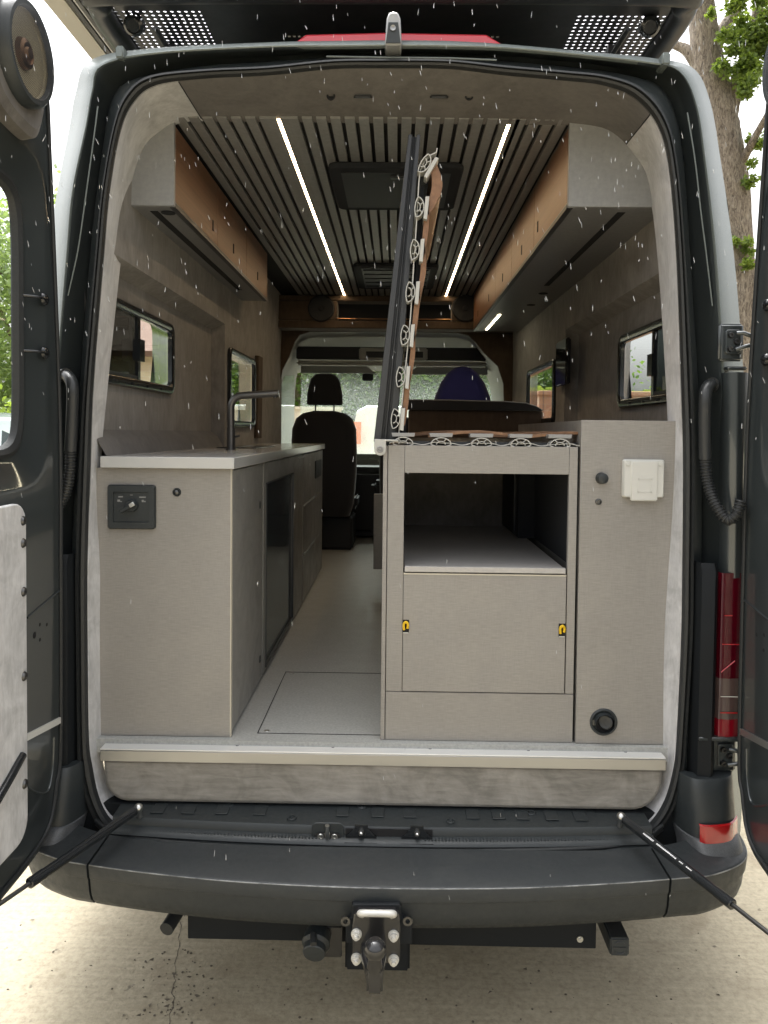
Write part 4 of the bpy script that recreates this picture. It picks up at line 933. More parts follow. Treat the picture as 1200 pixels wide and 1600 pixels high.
# shelf tray
zs1, zs0_ = fz(886), fz(893)
m = MB(); m.box((xs1+.004, yb-.004, zs0_-.003), (xr0-.006, yb+.010, zs1)); m.box((xs1+.004, yb+.010, zs1-.018), (xr0-.006, 1.08, zs1-.003)); m.build('shelf', 'linen_shelf' if 'linen_shelf' in MT else 'worktop', bed, bevel=.001)
m = MB(); m.box((xs0, 1.08, zs0_-.02), (xr0+.02, 1.10, ztop-.01)); m.box((xs0-.0, yb+.02, zs0_-.02), (xs0+.01, 1.08, ztop-.01)); m.box((xs0, yb+.02, ztop-.03), (xr0+.02, 1.9, ztop-.012)); m.build('shelf_lining', 'suede_wall', bed)
m = MB(); m.box((.52, yb+.03, zs1), (.56, .75, ztop-.031)); m.box((.46, .70, zs1), (.56, .74, ztop-.031)); m.build('inner_divider', 'felt', bed)
m = MB(); m.box((.45, .74, zs1+.0), (.53, 1.07, ztop-.05), bev=.01); m.build('storage_box', 'cab_black', bed)
# carcass ends so that nothing shows through from the side
m = MB(); m.box((xs0, 1.95, zb_), (.84, 1.97, ztop-.002)); m.build('back_panel', 'linen_dark', bed)
# ================================================================== TALL CABINET
tall = thing('tall_cabinet', 'taupe side cabinet on the right carrying the white flap cover', 'cabinet', (.63, .06, ZF))
xt0, xt1 = P(903.5, 900, yb).x, P(1052, 900, yb).x
zt2 = P(975, 657, yb).z
m = MB(); m.box((xt0, yb-.004, zb_), (xt1, yb+.014, zt2)); tp_ = m.build('front_panel', 'linen', tall, bevel=.0015)
m = MB(); m.box((xt0+.001, yb+.0145, zb_), (xt0+.018, 1.2, zt2-.001)); m.box((xt0+.018, yb+.0145, zt2-.02), (.845, 1.2, zt2-.002)); m.build('side_panel', 'linen_dark', tall)
yc = yb-.004
a, b = P(972, 717, yc), P(1034, 781, yc); cx, cz, w_, h_ = (a.x+b.x)/2, (a.z+b.z)/2, b.x-a.x, a.z-b.z
hz = h_*.93
def q3(w2, h2, r, y, dx=0, dz=0): return [Vector((cx+p+dx, y, cz+q+dz)) for p, q in rrect(w2, h2, r, 4)]
m = MB(); m.loft([q3(w_, hz, .006, yc, 0, .003), q3(w_, hz, .006, yc-.014, 0, .003), q3(w_-.006, hz-.006, .006, yc-.019, 0, .003)]); m.add(q3(w_-.006, hz-.006, .006, yc-.019, 0, .003), [tuple(range(20))])
so_ = fixn(m.build('socket_cover', 'white_plastic', tp_))
m = MB(); m.box((cx-w_*.33, yc-.0235, cz-h_*.52), (cx+w_*.33, yc-.016, cz+h_*.46), bev=.003); fl = m.build('cover_flap', 'white_plastic', so_)
m = MB(); e = .0009
for (x0, z0, x1, z1) in ((-.15, -.30, .17, -.295), (-.15, .02, .17, .025), (-.15, -.30, -.145, .02), (.165, -.30, .17, .02)): m.box((cx+x0*w_-e, yc-.0243, cz+z0*h_-e), (cx+x1*w_+e, yc-.0230, cz+z1*h_+e))
m.build('flap_ridge', 'white_plastic', fl)
m = MB(); 
for sx_ in (-1, 1): m.box((cx+sx_*w_*.35, yc-.022, cz+h_*.33), (cx+sx_*w_*.46, yc-.018, cz+h_*.44), bev=.002)
m.build('flap_hinge', 'white_plastic', so_)
c = P(939, 747, yc); m = MB(); m.disc(c, (.12,-1,-.03), [(0, .0165), (.003, .016), (.006, .0155), (.016, .0155), (.020, .0145), (.022, .011), (.022, 0)], 26); m.build('screw_cap', 'black_plastic', tp_)
c = P(935, 784, yc); m = MB(); m.disc(c, (0,-1,0), [(0, .0095), (.003, .009), (.004, .0065), (.001, .005), (.001, .0)], 20); m.build('aerial_jack', 'steel_dark', tp_)
c = P(943, 1128, yc); m = MB(); m.disc(c, (0,-1,0), [(0, .040), (.003, .0395), (.005, .036), (.004, .031), (.002, .029), (.020, .027)], 40); vn = m.build('air_vent', 'black_plastic', tp_)
m = MB(); m.disc(c, (0,-1,0), [(.0015, .029), (.001, 0)], 32); m.build('vent_bore', 'void_black', vn)
m = MB(); cc = c+Vector((.004, -.006, .002)); m.disc(cc, (-.5,-1,.2), [(0, .021), (.003, .0205), (.005, .017), (.003, .004), (.004, 0)], 28); m.build('vent_flap', 'hose', vn)
m = MB(); m.box(c+Vector((-.033, -.008, -.008)), c+Vector((-.025, -.003, .008)), bev=.001); m.build('vent_lever', 'steel_dark', vn)
# ================================================================== SLATTED BED BASES
def clip_mesh(c, ang, k=1.0):
    """plastic slat holder: plate on the far side, oval ring with spokes on the near side; local +a = along plate, +b = away from plate"""
    ca, sa = math.cos(ang), math.sin(ang)
    def T(a, b, y): return Vector((c.x+(ca*a-sa*b)*k, y, c.z+(sa*a+ca*b)*k))
    y0, y1 = c.y-.012, c.y+.03
    m = MB(); m.prism([T(-.032, .0, y0), T(.032, .0, y0), T(.034, .011, y0), T(-.034, .011, y0)], (0, .05, 0))
    arc = [T(-.029*math.cos(R(t)), -.022+.020*math.sin(R(t)), y0) for t in range(0, 181, 15)]
    m2 = MB()
    def strap(pts, th, m_):
        pts = [Vector(p) for p in pts]
        for i in range(len(pts)-1):
            d = (pts[i+1]-pts[i]); n = Vector((-d.z, 0, d.x)).normalized()*th
            m_.prism([pts[i]-n, pts[i+1]-n, pts[i+1]+n, pts[i]+n], (0, .040, 0))
    strap(arc, .0013, m2); strap([T(-.013*math.cos(R(t)), -.022+.010*math.sin(R(t)), y0) for t in range(0, 181, 30)], .0011, m2); strap([T(-.029, -.022, y0), T(-.015, -.0265, y0), T(0, -.028, y0), T(.015, -.0265, y0), T(.029, -.022, y0)], .0013, m2)
    for t in (58, 122): strap([T(.012*math.cos(R(t)), -.022+.010*math.sin(R(t)), y0), T(.027*math.cos(R(t)), -.022+.019*math.sin(R(t)), y0)], .001, m2)
    return m, m2
random.seed(5)
# horizontal base on the bed cabinet
hb = thing('slatted_bed_base', 'slatted bed base lying flat on the cabinet with five grey slat clips', 'bed base', (.3, .08, ztop))
zc_ = P(750, 684, .075).z+.001
def slat(pts, w_, th, parent, mi='slat_wood'):
    pass
for px_ in (630, 689, 752, 813, 874):
    c = P(px_, 684, .075); c.z = zc_
    a_, b_ = clip_mesh(c, 0); o = a_.build('slat_clip', 'clip_grey', hb, bevel=.001); fixn(o); b_.build('clip_spring', 'clip_white', o)
for i, px_ in enumerate((645, 708, 770, 835, 893)):       # bowed beech slats lie crosswise behind one another
    pass
for k in range(10):
    y0 = .10+k*.17; n = 14; top = []; L0, L1 = fx(632 if k else 668), .80
    for i in range(n+1):
        t = i/n; top.append(Vector((L0+(L1-L0)*t, y0, zc_-.002+.014*abs(math.sin(math.pi*t*2.5))**1.5)))
    m = MB(); m.loft([[p, p+Vector((0,.055,0)), p+Vector((0,.055,.009)), p+Vector((0,0,.009))] for p in top], closed=True, cap=True, smooth=False)
    m.build('slat', 'slat_wood', hb, bevel=.001)
m = MB(); pts = []
for i in range(60):
    t = i/59; x = fx(606)+(fx(903)-fx(606))*t; pts.append(Vector((x, .068, ztop+.005+.003*math.sin(t*29)+.0015*math.sin(t*61))))
for i in range(59): a, b = pts[i], pts[i+1]; m.prism([a, b, b+Vector((0,0,.0024)), a+Vector((0,0,.0024))], (0, .03, 0))
m.build('webbing', 'clip_white', hb)
m = MB(); m.box((fx(640), .105, ztop+.0), (.82, 1.85, ztop+.012)); m.build('base_frame', 'alu_dark', hb)
# folded-up base
fb = thing('folded_bed_base', 'dark framed slatted bed base folded upright with seven white slat clips', 'bed base', P(600, 692, .10))
bl, br_, tl, tr = P(584, 690, .12), P(619, 690, .12), P(638, 213, .12), P(657, 213, .12)
def rail(f0, f1, y0, y1, mtl, nm):
    a, b, c, d = bl.lerp(br_, f0), bl.lerp(br_, f1), tl.lerp(tr, f1), tl.lerp(tr, f0)
    for v in (a, b, c, d): v.y = y0
    m = MB(); m.prism([a, b, c, d], (0, y1-y0, 0)); return fixn(m.build(nm, mtl, fb, bevel=.002))
ra_ = rail(0, 1, .125, .19, 'alu_dark', 'side_rail'); rail(.0, .34, .105, .126, 'alu_dark', 'rail_flange'); rail(.66, 1, .105, .126, 'alu_dark', 'rail_flange'); rail(.44, .56, .115, .126, 'alu_dark', 'rail_groove')
m = MB(); a, b, c_, d = bl.lerp(br_, .35), bl.lerp(br_, .65), tl.lerp(tr, .65), tl.lerp(tr, .35)
m.prism([Vector((v.x, .16, v.z)) for v in (a, b, c_, d)], (0, 1.2, 0)); fixn(m.build('panel_board', 'felt', fb))
line = catmull([P(622, 690, .075), P(631, 600, .075), P(641, 500, .075), P(646, 420, .075), P(652, 330, .075), P(655, 280, .075), P(660, 258, .075), P(672, 243, .075), P(681, 238, .075), P(683, 231, .075)], 8)
m = MB()
for a, b in zip(line[:-1], line[1:]):
    n = Vector((-(b-a).z, 0, (b-a).x)).normalized()*.0016; m.prism([a-n, b-n, b+n, a+n], (0, .03, 0))
m.build('webbing', 'clip_white', fb)
m = MB(); m.prism([P(624, 688, .115), P(648, 450, .115), P(657, 290, .115), P(663, 290, .115), P(655, 450, .115), P(632, 688, .115)], (0, .3, 0)); fixn(m.build('inner_strip', 'felt', fb))
vc = [(667, 262, 30), (659, 326, 5), (652, 392, 4), (645, 458, 4), (637, 525, 4), (630, 590, 4), (622, 655, 4)]
for (cx_, cy_, tilt) in vc:
    c = P(cx_+1, cy_, .075); a_, b_ = clip_mesh(c, R(-90-tilt)+math.pi*0, 1.0 if tilt < 10 else 1.08)
    # plate must sit on the right: local +b away from ring points right
    a_, b_ = clip_mesh(P(cx_+4, cy_, .075), R(-90-tilt), .98)
    o = fixn(a_.build('slat_clip', 'clip_white', fb, bevel=.001)); b_.build('clip_spring', 'clip_white', o)
# bowed slats, edge-on
prev = None
for i, (cx_, cy_, tilt) in enumerate(vc[:-1]):
    nx_, ny_, nt_ = vc[i+1]
    bul = (14, 3, 6, 2, 4, 2)[i]
    a = P(cx_+10, cy_-12, .085); b = P((cx_+nx_)/2+8+bul, (cy_+ny_)/2-2, .085); c = P(nx_+9, ny_+10, .085)
    pts = catmull([a, b, c], 7); m = MB(); wd = (.030, .012, .012, .012, .010, .012)[i]
    rg = []
    for j, p in enumerate(pts):
        t = j/(len(pts)-1); ww = .004+wd*math.sin(math.pi*t)**.8*.5
        rg.append([p+Vector((-ww, 0, 0)), p+Vector((ww*.6, 0, 0)), p+Vector((ww*.6, .8, 0)), p+Vector((-ww, .8, 0))])
    m.loft(rg, closed=True, cap=True); fixn(m.build('slat', 'slat_wood', fb))
# white pivot bracket at the foot
a, b = P(585, 686, .05), P(603, 712, .05)
m = MB(); c = (a+b)/2; hw = (b.x-a.x)/2; hh = (a.z-b.z)/2
pl_ = [Vector((c.x-hw, .045, a.z)), Vector((c.x-hw, .045, c.z-hh*.3))] + [Vector((c.x-hw*math.cos(R(t)), .045, c.z-hh*.3-hh*.7*math.sin(R(t)))) for t in range(20, 180, 20)] + [Vector((c.x+hw, .045, c.z-hh*.3)), Vector((c.x+hw, .045, a.z-.006)), Vector((P(622, 688, .05).x, .045, a.z-.006)), Vector((P(622, 688, .05).x, .045, a.z-.001))]
m.prism(pl_, (0, .012, 0)); pv = fixn(m.build('pivot_bracket', 'clip_white', fb, bevel=.0015))
m = MB(); m.disc(Vector((c.x, .045, c.z-hh*.25)), (0,-1,0), [(0, .010), (.002, .0095), (.003, .007), (.001, .006), (.001, .004), (.003, .003), (.003, 0)], 22); m.build('pivot_pin', 'clip_grey', pv)
# ================================================================== OVERHEAD LOCKERS
def locker(s, px_in, px_out, zl_, y1, lab):
    y0 = .27; xi, xo = P(px_in, 300, y0).x, s*.845
    th = thing('overhead_locker', lab, 'locker', ((xi+xo)/2, y0, zl_))
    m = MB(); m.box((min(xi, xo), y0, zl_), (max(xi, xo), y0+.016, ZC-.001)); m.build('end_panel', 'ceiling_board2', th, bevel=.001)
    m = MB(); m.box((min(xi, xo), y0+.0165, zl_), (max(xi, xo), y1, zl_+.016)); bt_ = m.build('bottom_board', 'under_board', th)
    L_ = y1-y0; n = 3 if L_ < 2.2 else 5
    for k in range(n):
        a, b = y0+.018+(L_-.02)*k/n, y0+.018+(L_-.02)*(k+1)/n-.003
        m = MB(); m.box((xi, a, zl_+.012), (xi+s*.016, b, ZC-.012)); dd = m.build('locker_door', 'wood', th, bevel=.001)
        lp = (a+b)/2 if k else b-.08
        m = MB(); m.box((xi-s*.002, lp-.008, zl_+.055), (xi+s*.002, lp+.008, zl_+.095), bev=.001); m.build('door_catch', 'void_black', dd)
    m = MB(); m.box((xi-s*.001, y0+.016, zl_-.002), (xi+s*.018, y1, zl_+.011)); m.build('edge_profile', 'alu_dark', th)
    return th, xi, xo, bt_
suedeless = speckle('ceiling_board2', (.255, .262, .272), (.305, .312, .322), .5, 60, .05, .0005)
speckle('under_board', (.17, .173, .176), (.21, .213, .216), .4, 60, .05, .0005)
thl, xi, xo, bb = locker(-1, 272, 200, P(235, 321, .27).z, 2.02, 'shorter copper-fronted overhead locker above the kitchen worktop')
m = MB(); z_ = P(235, 321, .27).z; m.box((-.80, .33, z_-.0015), (-.775, 1.7, z_+.001)); m.build('light_channel', 'void_black', bb)
MB().disc((-.745, .345, z_-.0005), (0,0,-1), [(0, .024), (.003, .022), (.003, 0)], 24).build('downlight', 'felt', bb)
thr, xi, xo, bb = locker(1, 888, 1025, P(950, 323, .27).z, 3.20, 'longer copper-fronted overhead locker on the right with lit strip beneath')
z_ = P(950, 323, .27).z; m = MB(); m.box((.70, .33, z_-.0015), (.725, 1.55, z_+.001)); m.build('light_channel', 'void_black', bb)
m = MB(); m.box((.605, 2.45, z_-.003), (.618, 3.12, z_-.001)); m.build('light_strip', 'led_small', bb)
for y_ in (1.75, 2.1): MB().disc((.735, y_, z_-.0005), (0,0,-1), [(0, .024), (.003, .022), (.003, 0)], 24).build('downlight', 'felt', bb)
# ================================================================== ROOF HATCHES
for i, (y0, y1, hw, lab) in enumerate(((.62, 1.15, .245, 'black roof hatch blind nearest the rear doors, with a small grey latch'), (2.25, 2.95, .245, 'black roof hatch blind farther in, near the cab'))):
    th = thing('roof_hatch', lab, 'roof hatch', (-.01, (y0+y1)/2, ZC-.02))
    q = [(-.01+a, (y0+y1)/2+b) for a, b in rrect(hw*2, y1-y0, .04)]
    m = MB(); m.prism([(a, b, ZC-.001) for a, b in q], (0, 0, -.022)); fixn(m.build('hatch_frame', 'felt', th, bevel=.006))
    m = MB(); m.box((-.21, y0+.05, ZC-.026), (.19, y1-.05, ZC-.022)); m.build('hatch_blind', 'cab_black', th)
    if i == 0:
        m = MB(); c = P(615, 268, y0+.06); m.box((-.03, y0+.075, ZC-.034), (.025, y0+.10, ZC-.026), bev=.002); m.build('hatch_latch', 'alu_dark', th)
    else:
        m = MB()
        for k in range(5): m.box((-.20, y0+.08+k*.12, ZC-.030), (.18, y0+.09+k*.12, ZC-.026))
        m.build('blind_fold', 'felt', th)
# ================================================================== SEATS
def seat(cx, cy, w_, zt3, name, lab, mtl, head=True, dome=False):
    th = thing(name, lab, 'seat', (cx, cy, ZF))
    m = MB(); prof = []
    H = zt3
    lv = [(.95, .80, .10), (1.05, .92, .13), (1.25, .98, .13), (1.42, 1.0, .12), (H-.14, .97, .11), (H-.06, .86, .09), (H-.02, .66, .06), (H, .34, .02)]
    if dome: lv = [(1.2, 1.0, .13), (1.5, 1.0, .13), (H-.32, 1.02, .12), (H-.22, .92, .11), (H-.12, .74, .09), (H-.05, .52, .07), (H-.01, .28, .04), (H, .1, .02)]
    for z, ws, dp in lv:
        prof.append([Vector((cx+a, cy+b, z)) for a, b in rrect(w_*ws, dp*2, min(dp*.95, .09))])
    m.loft(prof, cap=True); m.build('backrest', mtl, th)
    m = MB(); m.box((cx-w_*.48, cy-.05, .95), (cx+w_*.48, cy+.5, 1.12), bev=.05); m.build('seat_cushion', mtl, th)
    m = MB(); m.box((cx-w_*.45, cy+.0, ZF-.02), (cx+w_*.45, cy+.45, .95), bev=.02); m.build('seat_box', 'cab_black', th)
    if head:
        hz0, hz1 = H+.045, H+.30
        m = MB(); m.loft([[Vector((cx+a, cy+.02+b, z)) for a, b in rrect(ww, dd, dd*.45)] for z, ww, dd in ((hz0, .25, .06), (hz0+.01, .28, .09), (hz0+.08, .275, .11), (hz0+.15, .25, .11), (hz0+.20, .22, .10), (hz0+.235, .16, .07), (hz0+.245, .08, .03))], cap=True); m.build('headrest', mtl, th)
        for dx in (-.072, .072):
            m = MB(); m.tube([(cx+dx, cy+.02, H-.03), (cx+dx, cy+.02, hz0+.02)], .006, 10); m.build('headrest_post', 'steel_dark', th)
    m = MB()
    m.box((cx+w_*.46, cy-.02, 1.02), (cx+w_*.52, cy+.3, 1.10), bev=.015); m.build('armrest', 'cab_black', th)
    return th
c0 = P(507, 642, 3.80); s_a = seat(c0.x, 3.80, .51, c0.z, 'driver_seat', 'black cab seat with headrest straight ahead at the end of the aisle', 'seat_fabric')
c1 = P(607, 650, 3.85); s_b = seat(c1.x+.08, 3.92, .30, c1.z, 'cab_seat', 'black middle cab seat half hidden behind the upright bed base', 'seat_fabric', head=False)
c2 = P(724, 572, 3.55); s_c = seat(c2.x, 3.60, .44, c2.z, 'covered_seat', 'high dark blue domed seat back beyond the brown bench', 'seat_blue', head=False, dome=True)
# brown bench partition
bn = thing('bench_partition', 'brown upholstered bench back with black padded top in front of the blue seat', 'bench', (.45, 2.3, ZF))
a, b = P(641, 640, 2.25), P(870, 690, 2.25)
m = MB(); m.box((a.x-.01, 2.25, ZF+.001), (.84, 2.31, a.z)); m.build('backrest', 'suede_brown', bn, bevel=.01)
zt3 = P(700, 626, 2.25).z; m = MB(); m.loft([[Vector((x, 2.235, a.z)), Vector((x, 2.235, zz_)), Vector((x, 2.25, zz_+.006)), Vector((x, 2.33, zz_+.006)), Vector((x, 2.34, a.z))] for x, zz_ in ((a.x-.015, zt3), (.3, zt3-.0), (.62, zt3-.005), (.74, zt3-.012), (.80, zt3-.03), (.835, zt3-.05))], closed=True, cap=True); m.build('top_pad', 'seat_fabric', bn)
m = MB(); m.box((a.x, 2.31, ZF+.002), (.84, 2.8, 1.12), bev=.02); m.build('bench_base', 'suede_brown', bn)
# aisle-side base box by the step
m = MB(); a = PX(583, 900, -.06); x_ = P(583, 900, 2.2).x; m.box((x_, 2.2, ZF+.12), (.1, 2.24, 1.25)); tag(m.build('table_leg_panel', 'linen_dark', None, bevel=.003), 'narrow dark panel edge standing beside the aisle behind the bed cabinet', 'panel')
# ================================================================== ROOF RACK
rk = thing('roof_rack', 'black metal roof rack overhanging the rear roof edge, perforated corners', 'roof rack', (0, .6, 2.78))
zr = 2.86; y0 = P(600, 5, .06).y; xl, xr = P(135, 20, .08).x, P(1090, 20, .08).x
zr = P(600, 4, .06).z
pl2 = [(xl+.05, y0), (xr-.05, y0), (xr, y0+.05), (xr-.0, 3.2), (xl, 3.2), (xl, y0+.05)]
def rbox(x0, x1, y0_, y1_, nm, mt, z=zr+.03, t=.004):
    m = MB(); m.box((x0, y0_, z), (x1, y1_, z+t)); return m.build(nm, mt, rk)
mxl, mxl2, mxr, mxr2 = P(195, 40, .3).x-.03, P(315, 40, .3).x+.03, P(905, 50, .3).x-.04, P(1020, 50, .3).x+.02
rbox(mxl, mxl2, y0+.10, .72, 'mesh_panel', 'mesh_plate'); rbox(mxr, mxr2, y0+.12, .72, 'mesh_panel', 'mesh_plate')
m = MB(); m.box((mxl2, y0+.02, zr+.03), (mxr, 3.2, zr+.036)); m.box((xl+.02, y0+.02, zr+.03), (mxl, 3.2, zr+.036)); m.box((mxr2, y0+.02, zr+.03), (xr-.02, 3.2, zr+.036)); m.box((mxl, y0+.02, zr+.03), (mxl2, y0+.10, zr+.036)); m.box((mxr, y0+.02, zr+.03), (mxr2, y0+.12, zr+.036)); m.box((mxl, .72, zr+.03), (mxl2, 3.2, zr+.036)); m.box((mxr, .72, zr+.03), (mxr2, 3.2, zr+.036))
m.build('rack_deck', 'rack_black', rk)
pth = [Vector((xl+.01, 3.2, zr+.03)), Vector((xl+.01, .6, zr+.03)), Vector((xl+.01, .20, zr+.03)), Vector((xl+.03, y0+.05, zr+.03)), Vector((xl+.09, y0, zr+.03)), Vector((0, y0-.01, zr+.03)), Vector((xr-.09, y0, zr+.03)), Vector((xr-.03, y0+.05, zr+.03)), Vector((xr-.01, .20, zr+.03)), Vector((xr-.01, .6, zr+.03)), Vector((xr-.01, 3.2, zr+.03))]
m = MB(); m.tube(catmull(pth, 6), .036, 14); m.build('rack_frame', 'rack_black', rk)
for x in (xl+.16, xr-.16):
    m = MB(); m.box((x-.02, .35, P(0,0,0).z*0+2.66), (x+.02, .42, zr+.03)); m.box((x-.05, .33, 2.66), (x+.05, .44, 2.68)); m.tube([(x, .2, zr), (x+.05*(1 if x < 0 else -1), .42, zr-.07)], .008); m.build('rack_foot', 'rack_black', rk, bevel=.003)
    m = MB(); m.disc((x-.06*(1 if x < 0 else -1), .2, zr+.01), (0,-.8,-.6), [(0, .032), (.02, .03), (.026, .022), (.022, .018), (.022, 0)], 22); m.build('work_lamp', 'glossy_frame', rk)
for yy in (.9, 1.6, 2.3, 3.0):
    m = MB(); m.box((xl+.03, yy, zr), (xr-.03, yy+.05, zr+.03)); m.build('cross_bar', 'rack_black', rk)
m = MB()
for k in range(14): m.box((P(450+k*8, 25, .3).x, .30, zr+.027), (P(454+k*8, 25, .3).x, .306, zr+.0285)); m.box((P(672+k*8, 28, .3).x, .30, zr+.027), (P(676+k*8, 28, .3).x, .306, zr+.0285))
m.build('slot_sky_bar', 'white_mark', rk)  # white bars painted for sky showing through slots in the deck
# ================================================================== AWNING
aw = thing('awning', 'grey cassette awning box fixed along the left roof edge', 'awning', (-1.0, 1.5, 2.7))
A0 = P(66, 2, .12); zA = A0.z
xa0, xa1 = A0.x, P(106, 2, .12).x
m = MB(); m.box((xa0, .05, zA), (xa1, 3.0, zA+.12), bev=.008); m.build('cassette', 'awning_grey' if 'awning_grey' in MT else 'cab_beige', aw)
for k, (a, b, mt) in enumerate(((0, .012, 'rack_black'), (.014, .02, 'alu'), (.022, .034, 'rack_black'), (.036, .042, 'alu'), (.044, .07, 'rack_black'))):
    m = MB(); m.box((xa1+a, .05, zA+.004*(k % 2)), (xa1+b, 3.0, zA+.11)); m.build('awning_rail', mt, aw)
# ================================================================== TOW BAR
tw = thing('tow_bar', 'black towing hitch with ball and electrical socket under the rear bumper', 'tow bar', P(585, 1500, -.3))
a, b = P(540, 1440, -.15), P(640, 1515, -.15)
m = MB(); m.box((a.x, -.16, b.z), (b.x, -.02, a.z+.04), bev=.006); m.build('receiver', 'housing', tw)
yt = -.285
m = MB(); m.prism([P(px_, py_, -.300) for px_, py_ in ((552,1413),(625,1413),(627,1420),(627,1434),(638,1440),(644,1446),(644,1476),(540,1474),(540,1442),(550,1434),(549,1418))], (0, .06, 0)); fixn(m.build('back_plate', 'housing', tw, bevel=.003))
m = MB(); m.prism([P(px_, py_, yt-.03) for px_, py_ in ((553,1428),(560,1422),(617,1422),(624,1428),(626,1449),(625,1502),(620,1506),(556,1505),(551,1500),(550,1449))], (0, .06, 0)); fp = fixn(m.build('flange_plate', 'ball_black', tw, bevel=.004))
for px_, py_ in ((557,1459),(615,1461),(557,1497),(615,1499)):
    c = P(px_, py_, yt-.03); m = MB(); m.disc(c, (0,-1,0), [(0, .0135), (.004, .013), (.004, .0105), (.012, .0100), (.012, .006), (.020, .0055), (.021, 0)], 6 if False else 18); m.build('bolt', 'white_bolt', tw)
m = MB(); c0, c1 = P(566, 1426, yt-.04), P(612, 1427, yt-.04); m.tube(catmull([c0+Vector((0, .012, -.012)), c0+Vector((0, -.002, 0)), c1+Vector((0, -.002, 0)), c1+Vector((0, .012, -.012))], 6), .0085, 12); m.build('lift_handle', 'white_bolt', tw)
c = P(586, 1483, yt-.15)
m = MB(); prof = [(583, 1476, yt-.02, .032), (584, 1498, yt-.06, .030), (585, 1520, yt-.10, .022), (585, 1532, yt-.13, .020)]
m.loft([[P(px_, py_, y_)+Vector((a, 0, b)) for a, b in rrect(r_*2, .03, .01)] for px_, py_, y_, r_ in prof], cap=True)
m.tube([P(585, 1520, yt-.12), c+Vector((0, 0, -.03)), c], [.02, .016, .0135], 16); m.build('ball_neck', 'ball_black', tw)
a, b = P(573, 1524, yt-.14), P(598, 1551, yt-.14); m = MB(); m.box((a.x, yt-.15, b.z), (b.x, yt-.08, a.z+.02), bev=.006); m.build('coupling_lug', 'ball_black', tw)
m = MB(); m.ball(c, .025, seg=28, rg=18); m.disc(c+Vector((0,0,.0235)), (0,0,1), [(0, .010), (.0015, .009), (.0015, 0)], 18); m.build('tow_ball', 'ball_black', tw)
m = MB()
for px_ in (540, 637): m.disc(P(px_, 1438, -.303), (0,-1,0), [(0, .012), (.005, .012), (.005, .006), (0, .006)], 18)
m.build('chain_eye', 'steel_dark', tw)
a, b = P(490, 1447, -.19), P(534, 1497, -.19); m = MB(); m.box((a.x, -.19, b.z), (b.x, -.18, a.z), bev=.003); m.build('socket_bracket', 'ball_black', tw)
c = P(495, 1477, -.215); m = MB(); m.disc(c+Vector((0, .03, .012)), (-.1,-1,-.35), [(0, .034), (.030, .037), (.034, .034), (.038, .029), (.055, .0295), (.058, .027), (.060, 0)], 24)
m.build('trailer_socket', 'black_plastic', tw)
m = MB(); m.tube([c+Vector((-.008, -.01, .036)), c+Vector((-.005, -.035, .026))], .009, 10); m.build('socket_hinge', 'hose', tw)
m = MB(); m.tube(catmull([c+Vector((-.02, .05, .03)), c+Vector((-.08, .06, .05)), c+Vector((-.16, .10, .06))], 6), .010, 10); m.build('socket_cable', 'hose', tw)
# ================================================================== OUTSIDE
m = MB(); m.quad((-120, -60, 0), (120, -60, 0), (120, 200, 0), (-120, 200, 0)); g_ = m.build('ground', 'concrete'); g_.location = (0, 0, 0)
for q in g_.data.vertices: pass
g_.data.clear_geometry(); g_.data.from_pydata([(-120, -60, 0), (120, -60, 0), (120, 200, 0), (-120, 200, 0)], [], [(0, 1, 2, 3)]); structure(g_)
m = MB(); m.add([(-120, 24, .004), (120, 24, .004), (120, 200, .004), (-120, 200, .004)], [(0,1,2,3)]); o = m.build('lawn', 'grass'); structure(o)
# crack across the concrete under the left half of the bumper
random.seed(21); pts = []; 
for i in range(26):
    t = i/25; p = PZ(283-18*t+random.uniform(-3, 3), 1440+165*t, 0); pts.append(p)
m = MB()
for a, b in zip(pts[:-1], pts[1:]):
    w_ = random.uniform(.0006, .0018); m.add([(a.x-w_, a.y, .0006), (b.x-w_, b.y, .0006), (b.x+w_, b.y, .0006), (a.x+w_, a.y, .0006)], [(0,1,2,3)])
o = m.build('ground_crack', 'grit'); structure(o)
m = MB()
for i in range(170):
    px_, py_ = (random.gauss(270, 30), random.uniform(1480, 1600)) if i % 2 else (random.uniform(0, 1200), random.uniform(1430, 1600))
    p = PZ(px_, py_, 0); r_ = random.uniform(.001, .0042); m.ball((p.x, p.y, r_*.3), r_, (1, random.uniform(.5, 1.3), .5), 7, 4)
for i in range(26):
    p = PZ(random.uniform(180, 340) if i % 3 else random.uniform(0, 1200), random.uniform(1470, 1600), .002); a = random.uniform(0, 6.28); l = random.uniform(.006, .014)
    m.add([(p.x, p.y, .001), (p.x+math.cos(a)*l, p.y+math.sin(a)*l, .004), (p.x+math.cos(a)*l*1.6, p.y+math.sin(a)*l*1.2, .002), (p.x+math.cos(a+.7)*l, p.y+math.sin(a+.7)*l, .001)], [(0,1,2,3)])
o = m.build('grit', 'grit'); o['kind'] = 'stuff'
